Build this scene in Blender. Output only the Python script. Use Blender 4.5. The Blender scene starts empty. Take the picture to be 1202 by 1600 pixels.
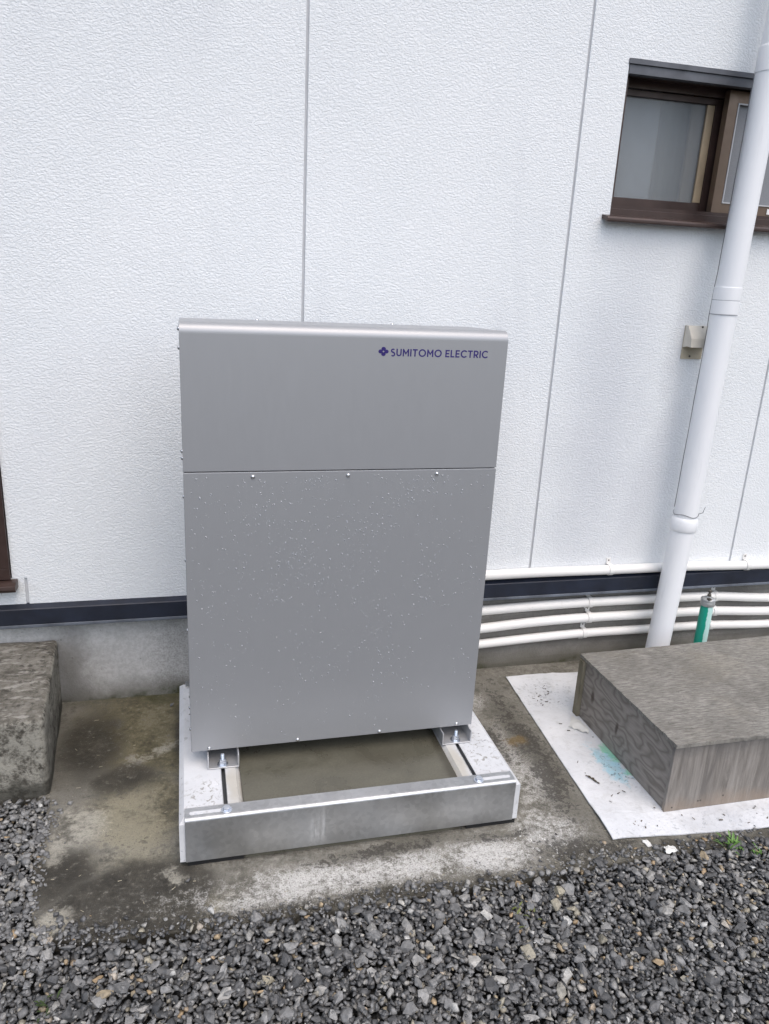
import bpy, bmesh, math, random
import numpy as np
from mathutils import Vector, Matrix, noise

S = bpy.context.scene
C = S.collection
random.seed(7)
RNG = np.random.default_rng(11)

# ------------------------------------------------------------------ camera
cam_d = bpy.data.cameras.new('camera')
cam = bpy.data.objects.new('camera', cam_d); C.objects.link(cam)
cr = Vector((0.9715, -0.2327, 0.0457)); cu = Vector((0.0272, 0.3007, 0.9533)); cf = Vector((0.2356, 0.9249, -0.2985))
cam.matrix_world = Matrix(((cr.x, cu.x, -cf.x, -0.3784), (cr.y, cu.y, -cf.y, -2.526),
                           (cr.z, cu.z, -cf.z, 1.5088), (0, 0, 0, 1)))
cam_d.sensor_fit = 'HORIZONTAL'; cam_d.sensor_width = 36
cam_d.lens = 1183.8 / 1202 * 36
cam_d.shift_x = 19.2 / 1202; cam_d.shift_y = -1.9 / 1202
cam_d.clip_start = 0.05; cam_d.clip_end = 2000
S.camera = cam
S.render.resolution_x, S.render.resolution_y = 769, 1024

# ------------------------------------------------------------------ sky, sun, exposure
SUN_EL, SUN_AZ = math.radians(62), math.radians(166)      # azimuth from +Y towards +X
w = bpy.data.worlds.new('World'); S.world = w; w.use_nodes = True
wn = w.node_tree.nodes; wl = w.node_tree.links
sky = wn.new('ShaderNodeTexSky'); sky.sky_type = 'NISHITA'; sky.sun_disc = False
sky.sun_elevation = SUN_EL; sky.sun_rotation = SUN_AZ
sky.air_density = 1.0; sky.dust_density = 3.5; sky.ozone_density = 0.8
wl.new(sky.outputs[0], wn['Background'].inputs[0]); wn['Background'].inputs[1].default_value = 0.15
sd = bpy.data.lights.new('sun', 'SUN'); sd.energy = 1.0; sd.angle = math.radians(100); sd.color = (1.0, 0.98, 0.955)
sun = bpy.data.objects.new('sun', sd); C.objects.link(sun)
sv = Vector((math.sin(SUN_AZ) * math.cos(SUN_EL), math.cos(SUN_AZ) * math.cos(SUN_EL), math.sin(SUN_EL)))
sun.location = (3, -6, 8); sun.rotation_euler = (-sv).to_track_quat('-Z', 'Y').to_euler()
vs = S.view_settings
vs.view_transform = 'Standard'; vs.look = 'None'; vs.gamma = 1; vs.use_curve_mapping = False
vs.exposure = 0.62


# ------------------------------------------------------------------ material helpers
class NT:
    def __init__(self, name):
        self.m = bpy.data.materials.new(name); self.m.use_nodes = True
        self.t = self.m.node_tree; self.n = self.t.nodes; self.l = self.t.links
        self.b = self.n['Principled BSDF']
        tc = self.n.new('ShaderNodeTexCoord'); self.co = tc.outputs['Object']
        g = self.n.new('ShaderNodeNewGeometry'); self.geo = g; self.pos = g.outputs['Position']
    def _in(self, sock, v):
        if isinstance(v, bpy.types.NodeSocket): self.l.new(v, sock)
        elif isinstance(v, (tuple, list)):
            sock.default_value = tuple(v) + ((1,) if len(v) == 3 and len(sock.default_value) == 4 else ())
        else: sock.default_value = v
    def set(self, **k):
        names = dict(color='Base Color', rough='Roughness', metal='Metallic', spec='Specular IOR Level', trans='Transmission Weight',
                     ior='IOR', normal='Normal', coat='Coat Weight', coat_rough='Coat Roughness')
        for a, v in k.items(): self._in(self.b.inputs[names[a]], v)
        return self
    def mapping(self, scale=(1, 1, 1), rot=(0, 0, 0), loc=(0, 0, 0), src=None):
        n = self.n.new('ShaderNodeMapping'); n.inputs['Scale'].default_value = scale
        n.inputs['Rotation'].default_value = rot; n.inputs['Location'].default_value = loc
        self.l.new(src or self.pos, n.inputs[0]); return n.outputs[0]
    def noise(self, scale, detail=4, rough=0.55, dist=0.0, vec=None):
        n = self.n.new('ShaderNodeTexNoise'); n.inputs['Scale'].default_value = scale; n.inputs['Detail'].default_value = detail
        n.inputs['Roughness'].default_value = rough; n.inputs['Distortion'].default_value = dist
        self.l.new(vec or self.pos, n.inputs['Vector']); return n.outputs[0]
    def voro(self, scale, feature='F1', vec=None, out=0, rnd=1.0):
        n = self.n.new('ShaderNodeTexVoronoi'); n.inputs['Scale'].default_value = scale; n.feature = feature
        n.inputs['Randomness'].default_value = rnd
        self.l.new(vec or self.pos, n.inputs['Vector']); return n.outputs[out]
    def wave(self, scale, dist, detail=3, dscale=1.0, vec=None, kind='BANDS'):
        n = self.n.new('ShaderNodeTexWave'); n.wave_type = kind; n.inputs['Scale'].default_value = scale
        n.inputs['Distortion'].default_value = dist; n.inputs['Detail'].default_value = detail; n.inputs['Detail Scale'].default_value = dscale
        self.l.new(vec or self.pos, n.inputs['Vector']); return n.outputs[1]
    def ramp(self, f, stops, interp='LINEAR'):
        n = self.n.new('ShaderNodeValToRGB'); n.color_ramp.interpolation = interp; e = n.color_ramp.elements
        for i, (p, c) in enumerate(stops):
            if isinstance(c, (int, float)): c = (c, c, c)
            if i < 2: e[i].position = p; e[i].color = tuple(c) + (1,)
            else: x = e.new(p); x.color = tuple(c) + (1,)
        self.l.new(f, n.inputs[0]); return n.outputs[0]
    def rng(self, f, a, b, c=0.0, d=1.0):
        n = self.n.new('ShaderNodeMapRange'); n.interpolation_type = 'SMOOTHSTEP'
        for i, v in zip((1, 2, 3, 4), (a, b, c, d)): n.inputs[i].default_value = v
        self.l.new(f, n.inputs[0]); return n.outputs[0]
    def mix(self, f, a, b, mode='MIX'):
        n = self.n.new('ShaderNodeMix'); n.data_type = 'RGBA'; n.blend_type = mode
        self._in(n.inputs[0], f); self._in(n.inputs[6], a); self._in(n.inputs[7], b); return n.outputs[2]
    def math(self, op, a, b=0.0):
        n = self.n.new('ShaderNodeMath'); n.operation = op; self._in(n.inputs[0], a); self._in(n.inputs[1], b); return n.outputs[0]
    def mul(self, a, b): return self.math('MULTIPLY', a, b)
    def bump(self, h, strength=0.5, dist=0.005, prev=None):
        n = self.n.new('ShaderNodeBump'); n.inputs['Strength'].default_value = strength; n.inputs['Distance'].default_value = dist
        self.l.new(h, n.inputs['Height'])
        if prev: self.l.new(prev, n.inputs['Normal'])
        return n.outputs[0]
    def xyz(self, src=None):
        n = self.n.new('ShaderNodeSeparateXYZ'); self.l.new(src or self.pos, n.inputs[0]); return n.outputs
    def warp(self, scale, amt, detail=5):
        """position pushed about by noise: gives stains a ragged outline"""
        n = self.n.new('ShaderNodeTexNoise'); n.inputs['Scale'].default_value = scale; n.inputs['Detail'].default_value = detail
        n.inputs['Roughness'].default_value = 0.65
        self.l.new(self.pos, n.inputs['Vector'])
        v = self.n.new('ShaderNodeVectorMath'); v.operation = 'SUBTRACT'; self.l.new(n.outputs[1], v.inputs[0]); v.inputs[1].default_value = (.5, .5, .5)
        s = self.n.new('ShaderNodeVectorMath'); s.operation = 'SCALE'; self.l.new(v.outputs[0], s.inputs[0]); s.inputs['Scale'].default_value = amt
        a = self.n.new('ShaderNodeVectorMath'); a.operation = 'ADD'; self.l.new(self.pos, a.inputs[0]); self.l.new(s.outputs[0], a.inputs[1])
        return a.outputs[0]
    def blob(self, src, c, r, soft=0.5, rot=0.0):
        """1 inside an ellipse on the ground, fading to 0 at its rim"""
        m = self.n.new('ShaderNodeMapping'); m.vector_type = 'TEXTURE'
        m.inputs['Location'].default_value = (c[0], c[1], c[2] if len(c) > 2 else 0)
        m.inputs['Rotation'].default_value = (0, 0, rot)
        m.inputs['Scale'].default_value = (r[0], r[1], r[2] if len(r) > 2 else 1e4)
        self.l.new(src, m.inputs[0])
        ln = self.n.new('ShaderNodeVectorMath'); ln.operation = 'LENGTH'; self.l.new(m.outputs[0], ln.inputs[0])
        return self.rng(ln.outputs[1], 1.0 - soft, 1.0 + soft * 0.3, 1.0, 0.0)
    def rag(self, mask, n, amt=1.0, lo=.40, hi=.62):
        """a mask with a torn, speckled rim"""
        return self.rng(self.math('ADD', mask, self.mul(self.math('SUBTRACT', n, .5), amt)), lo, hi)
    def vmax(self, *a):
        o = a[0]
        for x in a[1:]: o = self.math('MAXIMUM', o, x)
        return o


def simple(name, color, rough=0.5, metal=0.0, vary=0.08, bump=0.0, bscale=200.0, spec=0.5):
    k = NT(name); n = k.noise(14, 5)
    lo = tuple(c * (1 - vary) for c in color); hi = tuple(min(1, c * (1 + vary)) for c in color)
    k.set(color=k.ramp(n, [(0.3, lo), (0.7, hi)]), metal=metal, rough=k.rng(k.noise(30, 4), .3, .7, max(.02, rough - .06), min(1, rough + .06)), spec=spec)
    if bump: k.set(normal=k.bump(k.noise(bscale, 4), bump, 0.002))
    return k.m


M = {}
# white textured wall coating
k = NT('stucco_coating')
v1 = k.mapping((0.72, 1, 1.08), (0, math.radians(8), 0))
n1 = k.noise(160, 3, 0.55, 0.7, v1); n2 = k.noise(330, 2, 0.5, 0.4, v1); nl = k.noise(1.3, 5, 0.6)
h = k.math('ADD', k.rng(n1, 0.36, 0.62), k.mul(n2, 0.35))
stain = k.rng(k.noise(1.0, 5, 0.6, 0.6, k.mapping((2.2, 1, .55))), .50, .72)
colr = k.mix(k.rng(nl, .35, .7), (0.765, 0.79, 0.80), (0.805, 0.825, 0.832))
colr = k.mix(k.mul(stain, 0.22), colr, (0.52, 0.54, 0.58))
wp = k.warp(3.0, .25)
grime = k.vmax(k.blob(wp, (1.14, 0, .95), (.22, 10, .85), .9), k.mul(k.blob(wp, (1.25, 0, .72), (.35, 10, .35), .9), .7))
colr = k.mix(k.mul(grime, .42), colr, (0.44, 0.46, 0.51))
drip = k.vmax(k.blob(wp, (1.42, 0, 1.30), (.06, 10, .5), .95), k.blob(wp, (1.25, 0, 1.66), (.3, 10, .12), .9))
colr = k.mix(k.mul(drip, .25), colr, (0.45, 0.46, 0.49))
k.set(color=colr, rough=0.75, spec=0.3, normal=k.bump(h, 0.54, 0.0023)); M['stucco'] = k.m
M['sealant'] = simple('joint_sealant', (0.50, 0.51, 0.53), 0.8)
M['navy'] = simple('navy_flashing', (0.010, 0.014, 0.027), 0.5, vary=.35)
M['navy_edge'] = simple('worn_flashing_edge', (0.11, 0.125, 0.15), 0.5, vary=.4)
# foundation concrete
k = NT('foundation_concrete')
n = k.noise(5, 6, .6); f = k.noise(160, 3, .6); x = k.xyz()
wp = k.warp(5, .14)
wx = k.xyz(wp)
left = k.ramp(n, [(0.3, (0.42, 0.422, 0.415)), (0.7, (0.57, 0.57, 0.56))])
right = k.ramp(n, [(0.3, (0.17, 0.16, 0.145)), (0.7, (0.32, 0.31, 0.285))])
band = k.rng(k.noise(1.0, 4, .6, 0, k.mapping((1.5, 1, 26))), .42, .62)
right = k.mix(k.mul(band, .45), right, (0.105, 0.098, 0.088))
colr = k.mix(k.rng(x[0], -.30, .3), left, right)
grit = k.rng(wx[0], -.58, -.44)
colr = k.mix(k.mul(k.mul(grit, k.rng(f, .45, .6)), .4), colr, (0.20, 0.19, 0.165))
low_band = k.rng(wx[2], .015, .10, 1.0, 0.0)  # darker towards the ground
colr = k.mix(k.mul(low_band, .65), colr, (0.10, 0.095, 0.07))
moss = k.rng(wx[2], -.01, .035, 1.0, 0.0)
colr = k.mix(k.mul(moss, k.rng(k.noise(11), .4, .6)), colr, (0.045, 0.05, 0.018))
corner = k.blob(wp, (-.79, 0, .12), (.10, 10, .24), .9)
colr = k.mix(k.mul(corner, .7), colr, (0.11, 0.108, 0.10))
colr = k.mix(k.mul(k.rng(k.noise(70, 6, .72), .40, .60), .22), colr, (0.14, 0.135, 0.122))
pits = k.rng(k.noise(95, 2), .22, .32, 1.0, 0.0)
colr = k.mix(k.mul(pits, .5), colr, (0.09, 0.088, 0.08))
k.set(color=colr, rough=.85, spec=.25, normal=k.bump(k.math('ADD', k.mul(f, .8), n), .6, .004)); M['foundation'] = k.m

# slab: stained, damp
k = NT('stained_slab')
wp = k.warp(3.2, .20, 8); wq = k.warp(9, .10, 7)
nm0 = k.noise(9, 10, .72); nf0 = k.noise(55, 8, .75); ns0 = k.noise(230, 4, .7); nl0 = k.noise(2.6, 8, .65)
nm = k.rng(nm0, .34, .66); nf = k.rng(nf0, .34, .66); ns = k.rng(ns0, .34, .66); nl = k.rng(nl0, .34, .66)
mx = k.math('ADD', k.mul(nm, .6), k.mul(nf, .4))
colr = k.ramp(mx, [(0.1, (0.105, 0.099, 0.082)), (0.5, (0.205, 0.195, 0.166)), (0.9, (0.31, 0.298, 0.26))])
colr = k.mix(k.mul(nl, .25), colr, (0.12, 0.108, 0.075))
def R_(m, amt=.8, lo=.22, hi=.95): return k.rag(m, mx, amt, lo, hi)
olive = k.vmax(k.blob(wp, (-.46, -.20), (.42, .36), .6), k.mul(k.blob(wp, (-.52, -.58), (.24, .26), .8), .8), k.mul(k.blob(wp, (-.40, -1.0), (.2, .13), .8), .5))
colr = k.mix(k.mul(R_(olive, .6), .85), colr, k.ramp(mx, [(.1, (0.066, 0.055, 0.025)), (.5, (0.150, 0.130, 0.070)), (.9, (0.245, 0.216, 0.130))]))
buff = k.vmax(k.blob(wp, (-.56, -.62), (.14, .26), .9), k.blob(wp, (-.40, -.99), (.18, .07), .9), k.mul(k.blob(wp, (-.56, -.82), (.2, .08), .9), .8))
colr = k.mix(k.mul(R_(buff, 1.0), .65), colr, (0.32, 0.295, 0.215))
dark = k.vmax(k.blob(wp, (-.53, -.955), (.25, .16), .5), k.mul(k.blob(wp, (-.71, -.27), (.16, .30), .9), .9), k.mul(k.blob(wp, (-.72, -.84), (.11, .13), .9), .9),
              k.mul(k.blob(wp, (-.60, -.46), (.15, .12), .9), .85), k.mul(k.blob(wp, (-.42, -.20), (.06, .25), .8), .9))
colr = k.mix(k.mul(R_(dark, .6, .15, .80), .92), colr, k.ramp(mx, [(.1, (0.020, 0.018, 0.014)), (.9, (0.066, 0.060, 0.047))]))
pale = k.vmax(k.blob(wq, (-.69, -.64), (.11, .12), .9), k.mul(k.blob(wq, (-.75, -.73), (.06, .11), .9), .8), k.mul(k.blob(wq, (-.50, -.33), (.12, .045), .9, .5), .8), k.blob(wq, (-.71, -.98), (.055, .06), .8), k.mul(k.blob(wq, (-.44, -.88), (.06, .07), .9), .8))
colr = k.mix(k.mul(R_(pale, 1.1, .35, 1.1), .8), colr, (0.42, 0.40, 0.335))
lime = k.vmax(k.blob(wq, (.02, -.965), (.58, .095), .9, .02), k.blob(wq, (.40, -.96), (.22, .10), .8), k.mul(k.blob(wq, (-.25, -1.0), (.2, .07), .9), .9),
              k.mul(k.blob(wp, (.66, -.62), (.13, .36), .9), .85), k.mul(k.blob(wq, (.62, -.90), (.15, .12), .9), .9), k.mul(k.blob(wp, (.62, -.22), (.14, .12), .9), .6))
lm2 = k.math('ADD', k.mul(nm, .35), k.math('ADD', k.mul(nf, .40), k.mul(ns, .25)))
limem = k.rag(lime, lm2, 1.7, .30, 1.55)
colr = k.mix(k.mul(limem, 1.0), colr, (0.62, 0.61, 0.58))
blk = k.vmax(k.blob(wp, (.73, -.50), (.10, .55), .9), k.mul(k.blob(wp, (.70, -1.0), (.24, .08), .9), .95), k.mul(k.blob(wp, (.60, -.48), (.10, .18), .9), .7), k.mul(k.blob(wp, (-.1, -1.045), (.9, .05), .9), .85), k.mul(k.blob(wp, (.15, -.885), (.30, .035), .9), .95),
             k.mul(k.blob(wp, (-.415, -.885), (.035, .035), .9), .9), k.mul(k.blob(wp, (.45, -.90), (.2, .03), .9), .7))
colr = k.mix(k.mul(k.rag(blk, k.math('ADD', k.mul(nf, .55), k.mul(nm, .45)), 1.8, .42, 1.0), .88), colr, (0.038, 0.034, 0.027))
edge = k.vmax(k.blob(wq, (.55, -1.06), (2.4, .040), .9), k.mul(k.blob(wq, (-.80, -.8), (.05, .35), .9), .8), k.mul(k.blob(wq, (1.1, -1.04), (.6, .06), .8), .9))
colr = k.mix(k.mul(R_(edge, 1.2), .85), colr, (0.042, 0.037, 0.026))
rust = k.mul(R_(k.blob(wq, (.70, -.47), (.055, .05), .9), .8), .65)
colr = k.mix(rust, colr, (0.185, 0.125, 0.048))
fleck = k.mul(k.rng(k.noise(60, 4, .75), .58, .62), k.vmax(k.blob(wp, (.56, -.94), (.14, .09), .7), k.mul(k.blob(wp, (.1, -1.0), (.8, .08), .8), .6)))
colr = k.mix(k.mul(fleck, .9), colr, (0.74, 0.73, 0.70))
moss = k.mul(k.blob(wp, (-.45, .01), (.45, .05), .8), nm)
colr = k.mix(moss, colr, (0.042, 0.044, 0.014))
colr = k.mix(k.mul(k.rng(ns0, .34, .46, 1, 0), .55), colr, (0.045, 0.041, 0.034))
colr = k.mix(k.mul(k.rng(nf0, .56, .66), .30), colr, (0.34, 0.325, 0.28))
rg = k.math('SUBTRACT', .78, k.mul(k.vmax(dark, k.mul(olive, .7)), .26))
k.set(color=colr, rough=rg, spec=.35, normal=k.bump(k.math('ADD', k.mul(nm, .5), k.math('ADD', k.mul(nf, .4), k.mul(ns, .25))), .7, .004)); M['slab'] = k.m

# old concrete step
k = NT('old_step_concrete')
wp = k.warp(7, .12); nm = k.rng(k.noise(9, 9, .72), .34, .66); nf = k.rng(k.noise(60, 7, .72), .34, .66); z = k.xyz(wp)
mx = k.math('ADD', k.mul(nm, .55), k.mul(nf, .45))
colr = k.ramp(mx, [(.1, (0.080, 0.073, 0.060)), (.5, (0.150, 0.140, 0.117)), (.9, (0.235, 0.222, 0.192))])
st = k.rng(k.noise(1.0, 8, .72, .2, k.mapping((16, 46, 16))), .52, .62)
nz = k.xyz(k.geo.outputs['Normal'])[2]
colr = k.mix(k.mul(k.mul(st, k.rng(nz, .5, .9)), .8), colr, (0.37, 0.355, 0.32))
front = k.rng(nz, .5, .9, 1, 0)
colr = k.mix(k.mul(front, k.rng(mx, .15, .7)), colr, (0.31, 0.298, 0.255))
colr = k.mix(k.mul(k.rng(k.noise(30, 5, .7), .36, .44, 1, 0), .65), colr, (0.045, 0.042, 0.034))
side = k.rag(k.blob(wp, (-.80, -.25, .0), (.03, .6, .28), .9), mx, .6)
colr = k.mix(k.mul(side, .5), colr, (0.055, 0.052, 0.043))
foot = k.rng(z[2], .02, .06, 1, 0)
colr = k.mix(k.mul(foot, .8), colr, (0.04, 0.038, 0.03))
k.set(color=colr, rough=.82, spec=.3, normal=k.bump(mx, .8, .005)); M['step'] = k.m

# precast base concrete (pale, with air holes)
k = NT('pale_precast_concrete')
nb = k.noise(6, 6, .6); sp = k.rng(k.noise(70, 2, .5, .3, k.mapping((1, .8, 1))), .66, .71)
msk = k.rng(k.noise(4.5, 3), .45, .6); x = k.xyz()
colr = k.ramp(nb, [(.3, (0.50, 0.51, 0.52)), (.7, (0.68, 0.69, 0.70))])
wp = k.warp(14, .05)
tan = k.vmax(k.blob(wp, (-.275, -.73), (.035, .12), .7), k.blob(wp, (.372, -.74), (.030, .13), .7))
colr = k.mix(k.mul(tan, .75), colr, (0.43, 0.40, 0.33))
dirt = k.mul(k.rng(k.noise(55, 5, .7, .8), .54, .60), k.vmax(k.blob(wp, (-.36, -.76), (.06, .09), .8), k.blob(wp, (.46, -.70), (.07, .14), .8), k.mul(msk, .35)))
colr = k.mix(k.mul(dirt, .75), colr, (0.20, 0.185, 0.15))
colr = k.mix(k.mul(sp, msk), colr, (0.10, 0.098, 0.095))
k.set(color=colr, rough=.7, spec=.35, normal=k.bump(k.math('SUBTRACT', k.mul(k.noise(120, 4), .5), sp), .5, .003)); M['precast'] = k.m
# wet mortar between the blocks
k = NT('wet_mortar')
nb = k.noise(7, 6, .6, .4); wp = k.warp(10, .06)
grit = k.rng(k.noise(150, 6, .75), .40, .60)
colr = k.ramp(nb, [(.3, (0.092, 0.088, 0.066)), (.7, (0.140, 0.134, 0.102))])
pud = k.mul(k.blob(wp, (.15, -.68), (.16, .06), .9), .55)
colr = k.mix(pud, colr, (0.085, 0.078, 0.058))
colr = k.mix(k.mul(grit, .30), colr, (0.055, 0.051, 0.038))
ed = k.rng(k.xyz(wp)[0], .318, .345)
colr = k.mix(k.mul(ed, .8), colr, (0.05, 0.045, 0.032))
k.set(color=colr, rough=k.rng(nb, .3, .7, .24, .42), spec=.5, normal=k.bump(k.math('ADD', k.noise(30, 5), k.mul(k.noise(200, 4, .7), .5)), .25, .003)); M['mortar'] = k.m

# galvanised steel
k = NT('galvanised_steel')
vz = k.mapping((1, 1, 1)); sp = k.voro(85, 'F1', vz, 1); cl = k.noise(5.5, 3, .5, .3); sm = k.noise(5, 4, .6, .2, k.mapping((1, 1, .6)))
bw = k.n.new('ShaderNodeRGBToBW'); k.l.new(sp, bw.inputs[0])
colr = k.mix(.10, k.ramp(cl, [(.25, (0.42, 0.43, 0.437)), (.75, (0.62, 0.63, 0.638))]), bw.outputs[0], 'OVERLAY')
smear = k.rng(k.noise(1, 5, .65, .4, k.mapping((14, 14, 3))), .60, .70)
wp = k.warp(12, .04)
drip = k.mul(k.blob(wp, (-.06, 0, .08), (.030, 10, .08), .9), .55)
drip = k.mul(drip, k.rng(k.noise(1, 6, .7, 0, k.mapping((60, 60, 12))), .42, .60))
colr = k.mix(k.vmax(k.mul(smear, .18), drip), colr, (0.72, 0.73, 0.72))
k.set(color=colr, metal=k.math('SUBTRACT', .92, k.mul(drip, .8)), rough=k.rng(sm, .32, .68, .30, .55)); M['galv'] = k.m
M['zinc'] = simple('zinc_bolt', (0.62, 0.66, 0.72), .3, .85)
M['black_rubber'] = simple('black_rubber', (0.012, 0.012, 0.013), .6)
M['slot_dark'] = simple('dark_slot_steel', (0.07, 0.072, 0.075), .5, .5)
# cabinet metallic paint, fine vertical grain
k = NT('silver_metallic_paint')
g = k.noise(1, 3, .6, 0, k.mapping((900, 900, 14))); s2 = k.noise(900, 2)
bl = k.noise(2.2, 4, .55)
colr = k.mix(k.mul(g, .5), (0.345, 0.352, 0.364), (0.408, 0.415, 0.427))
colr = k.mix(k.mul(k.rng(bl, .35, .7), .3), colr, (0.36, 0.367, 0.379))
k.set(color=colr, metal=.5, rough=k.rng(g, .3, .7, .40, .50), normal=k.bump(k.math('ADD', s2, k.mul(k.noise(3.0, 2), 3)), .05, .001)); M['cabinet'] = k.m
k = NT('silver_metallic_lid')
k.set(color=k.mix(k.noise(3), (0.41, 0.418, 0.43), (0.46, 0.468, 0.48)), metal=.55, rough=.38); M['lid'] = k.m
M['cab_inside'] = simple('cabinet_underside', (0.10, 0.10, 0.105), .5, .4)
M['steel_channel'] = simple('channel_steel', (0.52, 0.525, 0.535), .45, .6, vary=.15)
M['screw'] = simple('stainless_screw', (0.62, 0.62, 0.62), .25, .95)
M['purple'] = simple('purple_print', (0.020, 0.008, 0.125), .5)
k = NT('water'); k.set(color=(0.80, 0.82, 0.85), rough=.05, trans=.62, ior=1.33, spec=.8); M['water'] = k.m  # milky white body stands in for the sky glint on the drops
# pvc
k = NT('white_pipe_paint')
n = k.noise(2.2, 5); z = k.xyz()
wp = k.warp(16, .05)
sc = k.mul(k.rng(k.noise(1, 4, .6, .3, k.mapping((40, 40, 5))), .60, .74), .16)
k.set(color=k.mix(sc, k.ramp(n, [(.3, (0.765, 0.78, 0.795)), (.7, (0.81, 0.82, 0.83))]), (.45, .46, .48)), rough=.42, spec=.4); M['pipe'] = k.m
k = NT('ivory_conduit')
n = k.noise(3, 5); sc = k.mul(k.rng(k.noise(28, 5, .7), .60, .72), .22)
k.set(color=k.mix(sc, k.ramp(n, [(.3, (0.74, 0.73, 0.70)), (.7, (0.80, 0.79, 0.765))]), (.40, .38, .34)), rough=.45, spec=.4); M['conduit'] = k.m
M['clip'] = simple('grey_clip_plastic', (0.72, 0.71, 0.685), .5)
M['wire'] = simple('dull_wire', (0.20, 0.20, 0.21), .5, .7)
M['caulk'] = simple('pipe_joint_line', (0.33, 0.34, 0.36), .7)
M['beige'] = simple('beige_plastic', (0.56, 0.525, 0.455), .5, vary=.12)
M['beige_in'] = simple('weathered_beige_plastic', (0.44, 0.385, 0.285), .6, vary=.2)
# window
M['brown'] = simple('dark_brown_aluminium', (0.052, 0.032, 0.027), .38, .25, vary=.2)
M['bronze'] = simple('bronze_aluminium', (0.15, 0.105, 0.075), .36, .45, vary=.12)
M['lit_stile'] = simple('lit_stile_tan', (0.36, 0.28, 0.185), .4, .2, vary=.15)  # brown stile as it looks lit, the light put into the colour
M['grey_metal'] = simple('grey_lintel', (0.10, 0.105, 0.118), .5, .2, vary=.25)
M['bead'] = simple('pale_glazing_bead', (0.52, 0.53, 0.54), .5)
k = NT('frosted_glass')
k.set(color=(0.62, 0.655, 0.68), rough=.24, trans=.80, ior=1.45, spec=.5, normal=k.bump(k.noise(260, 2), .25, .002)); M['frosted'] = k.m
k = NT('insect_screen')
k.set(color=k.ramp(k.noise(600, 2), [(.35, (0.19, 0.20, 0.215)), (.65, (0.25, 0.26, 0.275))]), rough=.6, spec=.3); M['screen'] = k.m
M['room'] = simple('pale_room_wall', (0.66, 0.68, 0.69), .8)
M['room_item'] = simple('grey_green_curtain', (0.10, 0.12, 0.118), .8)
M['sticker'] = simple('white_sticker', (0.8, 0.8, 0.78), .5)
M['blue_curtain'] = simple('blue_curtain', (0.16, 0.25, 0.33), .8)
M['tan_item'] = simple('tan_curtain', (0.55, 0.44, 0.29), .8)
M['roof'] = simple('dark_roof_metal', (0.05, 0.052, 0.06), .5)
# plywood
def ply(name, mode):
    k = NT(name)
    if mode == 'top':
        v = k.mapping((30, 190, 20), (0, 0, math.radians(-16)))
        st = k.rng(k.noise(1, 8, .70, .1, v), .30, .70); b = k.noise(3.5, 5, .6)
        colr = k.ramp(st, [(.05, (0.145, 0.138, 0.123)), (.5, (0.222, 0.212, 0.190)), (.95, (0.31, 0.297, 0.268))])
        colr = k.mix(k.mul(k.rng(b, .5, .7), .3), colr, (0.26, 0.235, 0.18))
        blot = k.rng(k.noise(6, 8, .7), .42, .62)
        colr = k.mix(k.mul(blot, .38), colr, (0.115, 0.108, 0.095))
        crack = k.rng(k.noise(1, 5, .6, 0, k.mapping((5, 130, 20), (0, 0, math.radians(-16)))), .63, .67)
        colr = k.mix(k.mul(crack, .6), colr, (0.06, 0.056, 0.048))
        sp = k.rng(k.noise(110, 5, .75, .2), .58, .64)
        colr = k.mix(k.mul(sp, .55), colr, (0.09, 0.086, 0.075)); hgt = st
    elif mode == 'side':
        v = k.mapping((1, 2.2, 4.6), (math.radians(16), 0, 0), (0, .9, .3))
        fn = k.noise(1, 2, .45, .15, k.mapping((1, 5.0, 11.0), (math.radians(10), 0, 0), (0, .6, .2)))
        fig = k.math('ADD', .5, k.mul(k.math('SINE', k.mul(fn, 62.0)), .5)); g = k.noise(1, 6, .7, .2, k.mapping((8, 10, 130), (math.radians(14), 0, 0)))
        colr = k.ramp(fig, [(.0, (0.175, 0.158, 0.140)), (.22, (0.232, 0.212, 0.190)), (1, (0.285, 0.263, 0.238))])
        colr = k.mix(k.mul(k.rng(g, .36, .64), .40), colr, (0.16, 0.143, 0.125))
        wq = k.warp(20, .03)
        kn = k.vmax(k.blob(wq, (.985, -.44, .125), (1, .016, .026), .6), k.blob(wq, (.985, -.60, .10), (1, .012, .030), .7))
        colr = k.mix(k.mul(kn, .8), colr, (0.055, 0.042, 0.034)); hgt = g
    elif mode == 'front':
        g = k.rng(k.noise(1, 8, .72, .5, k.mapping((60, 20, 4.0), (0, math.radians(-9), 0))), .22, .78); b = k.noise(1, 4, .6, .6, k.mapping((9, 9, 2.5), (0, math.radians(-12), 0)))
        colr = k.ramp(g, [(.1, (0.150, 0.137, 0.122)), (.5, (0.228, 0.210, 0.190)), (.9, (0.30, 0.280, 0.255))])
        colr = k.mix(k.mul(k.rng(b, .48, .66), .7), colr, (0.13, 0.12, 0.112))
        zz = k.xyz(k.warp(9, .12))[2]
        colr = k.mix(k.rng(zz, .17, .235, 0, .7), colr, (0.095, 0.092, 0.090))
        colr = k.mix(k.rng(zz, .0, .06, .5, 0), colr, (0.29, 0.225, 0.17)); hgt = g
    else:
        g = k.noise(1, 6, .7, .2, k.mapping((40, 40, 6)))
        colr = k.ramp(g, [(.3, (0.105, 0.096, 0.066)), (.7, (0.225, 0.205, 0.155))]); hgt = g
    k.set(color=colr, rough=.85, spec=.2, normal=k.bump(hgt, .5, .003)); return k.m
for md in ('top', 'side', 'front', 'batten'): M['ply_' + md] = ply('weathered_plywood_' + md, md)
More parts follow.
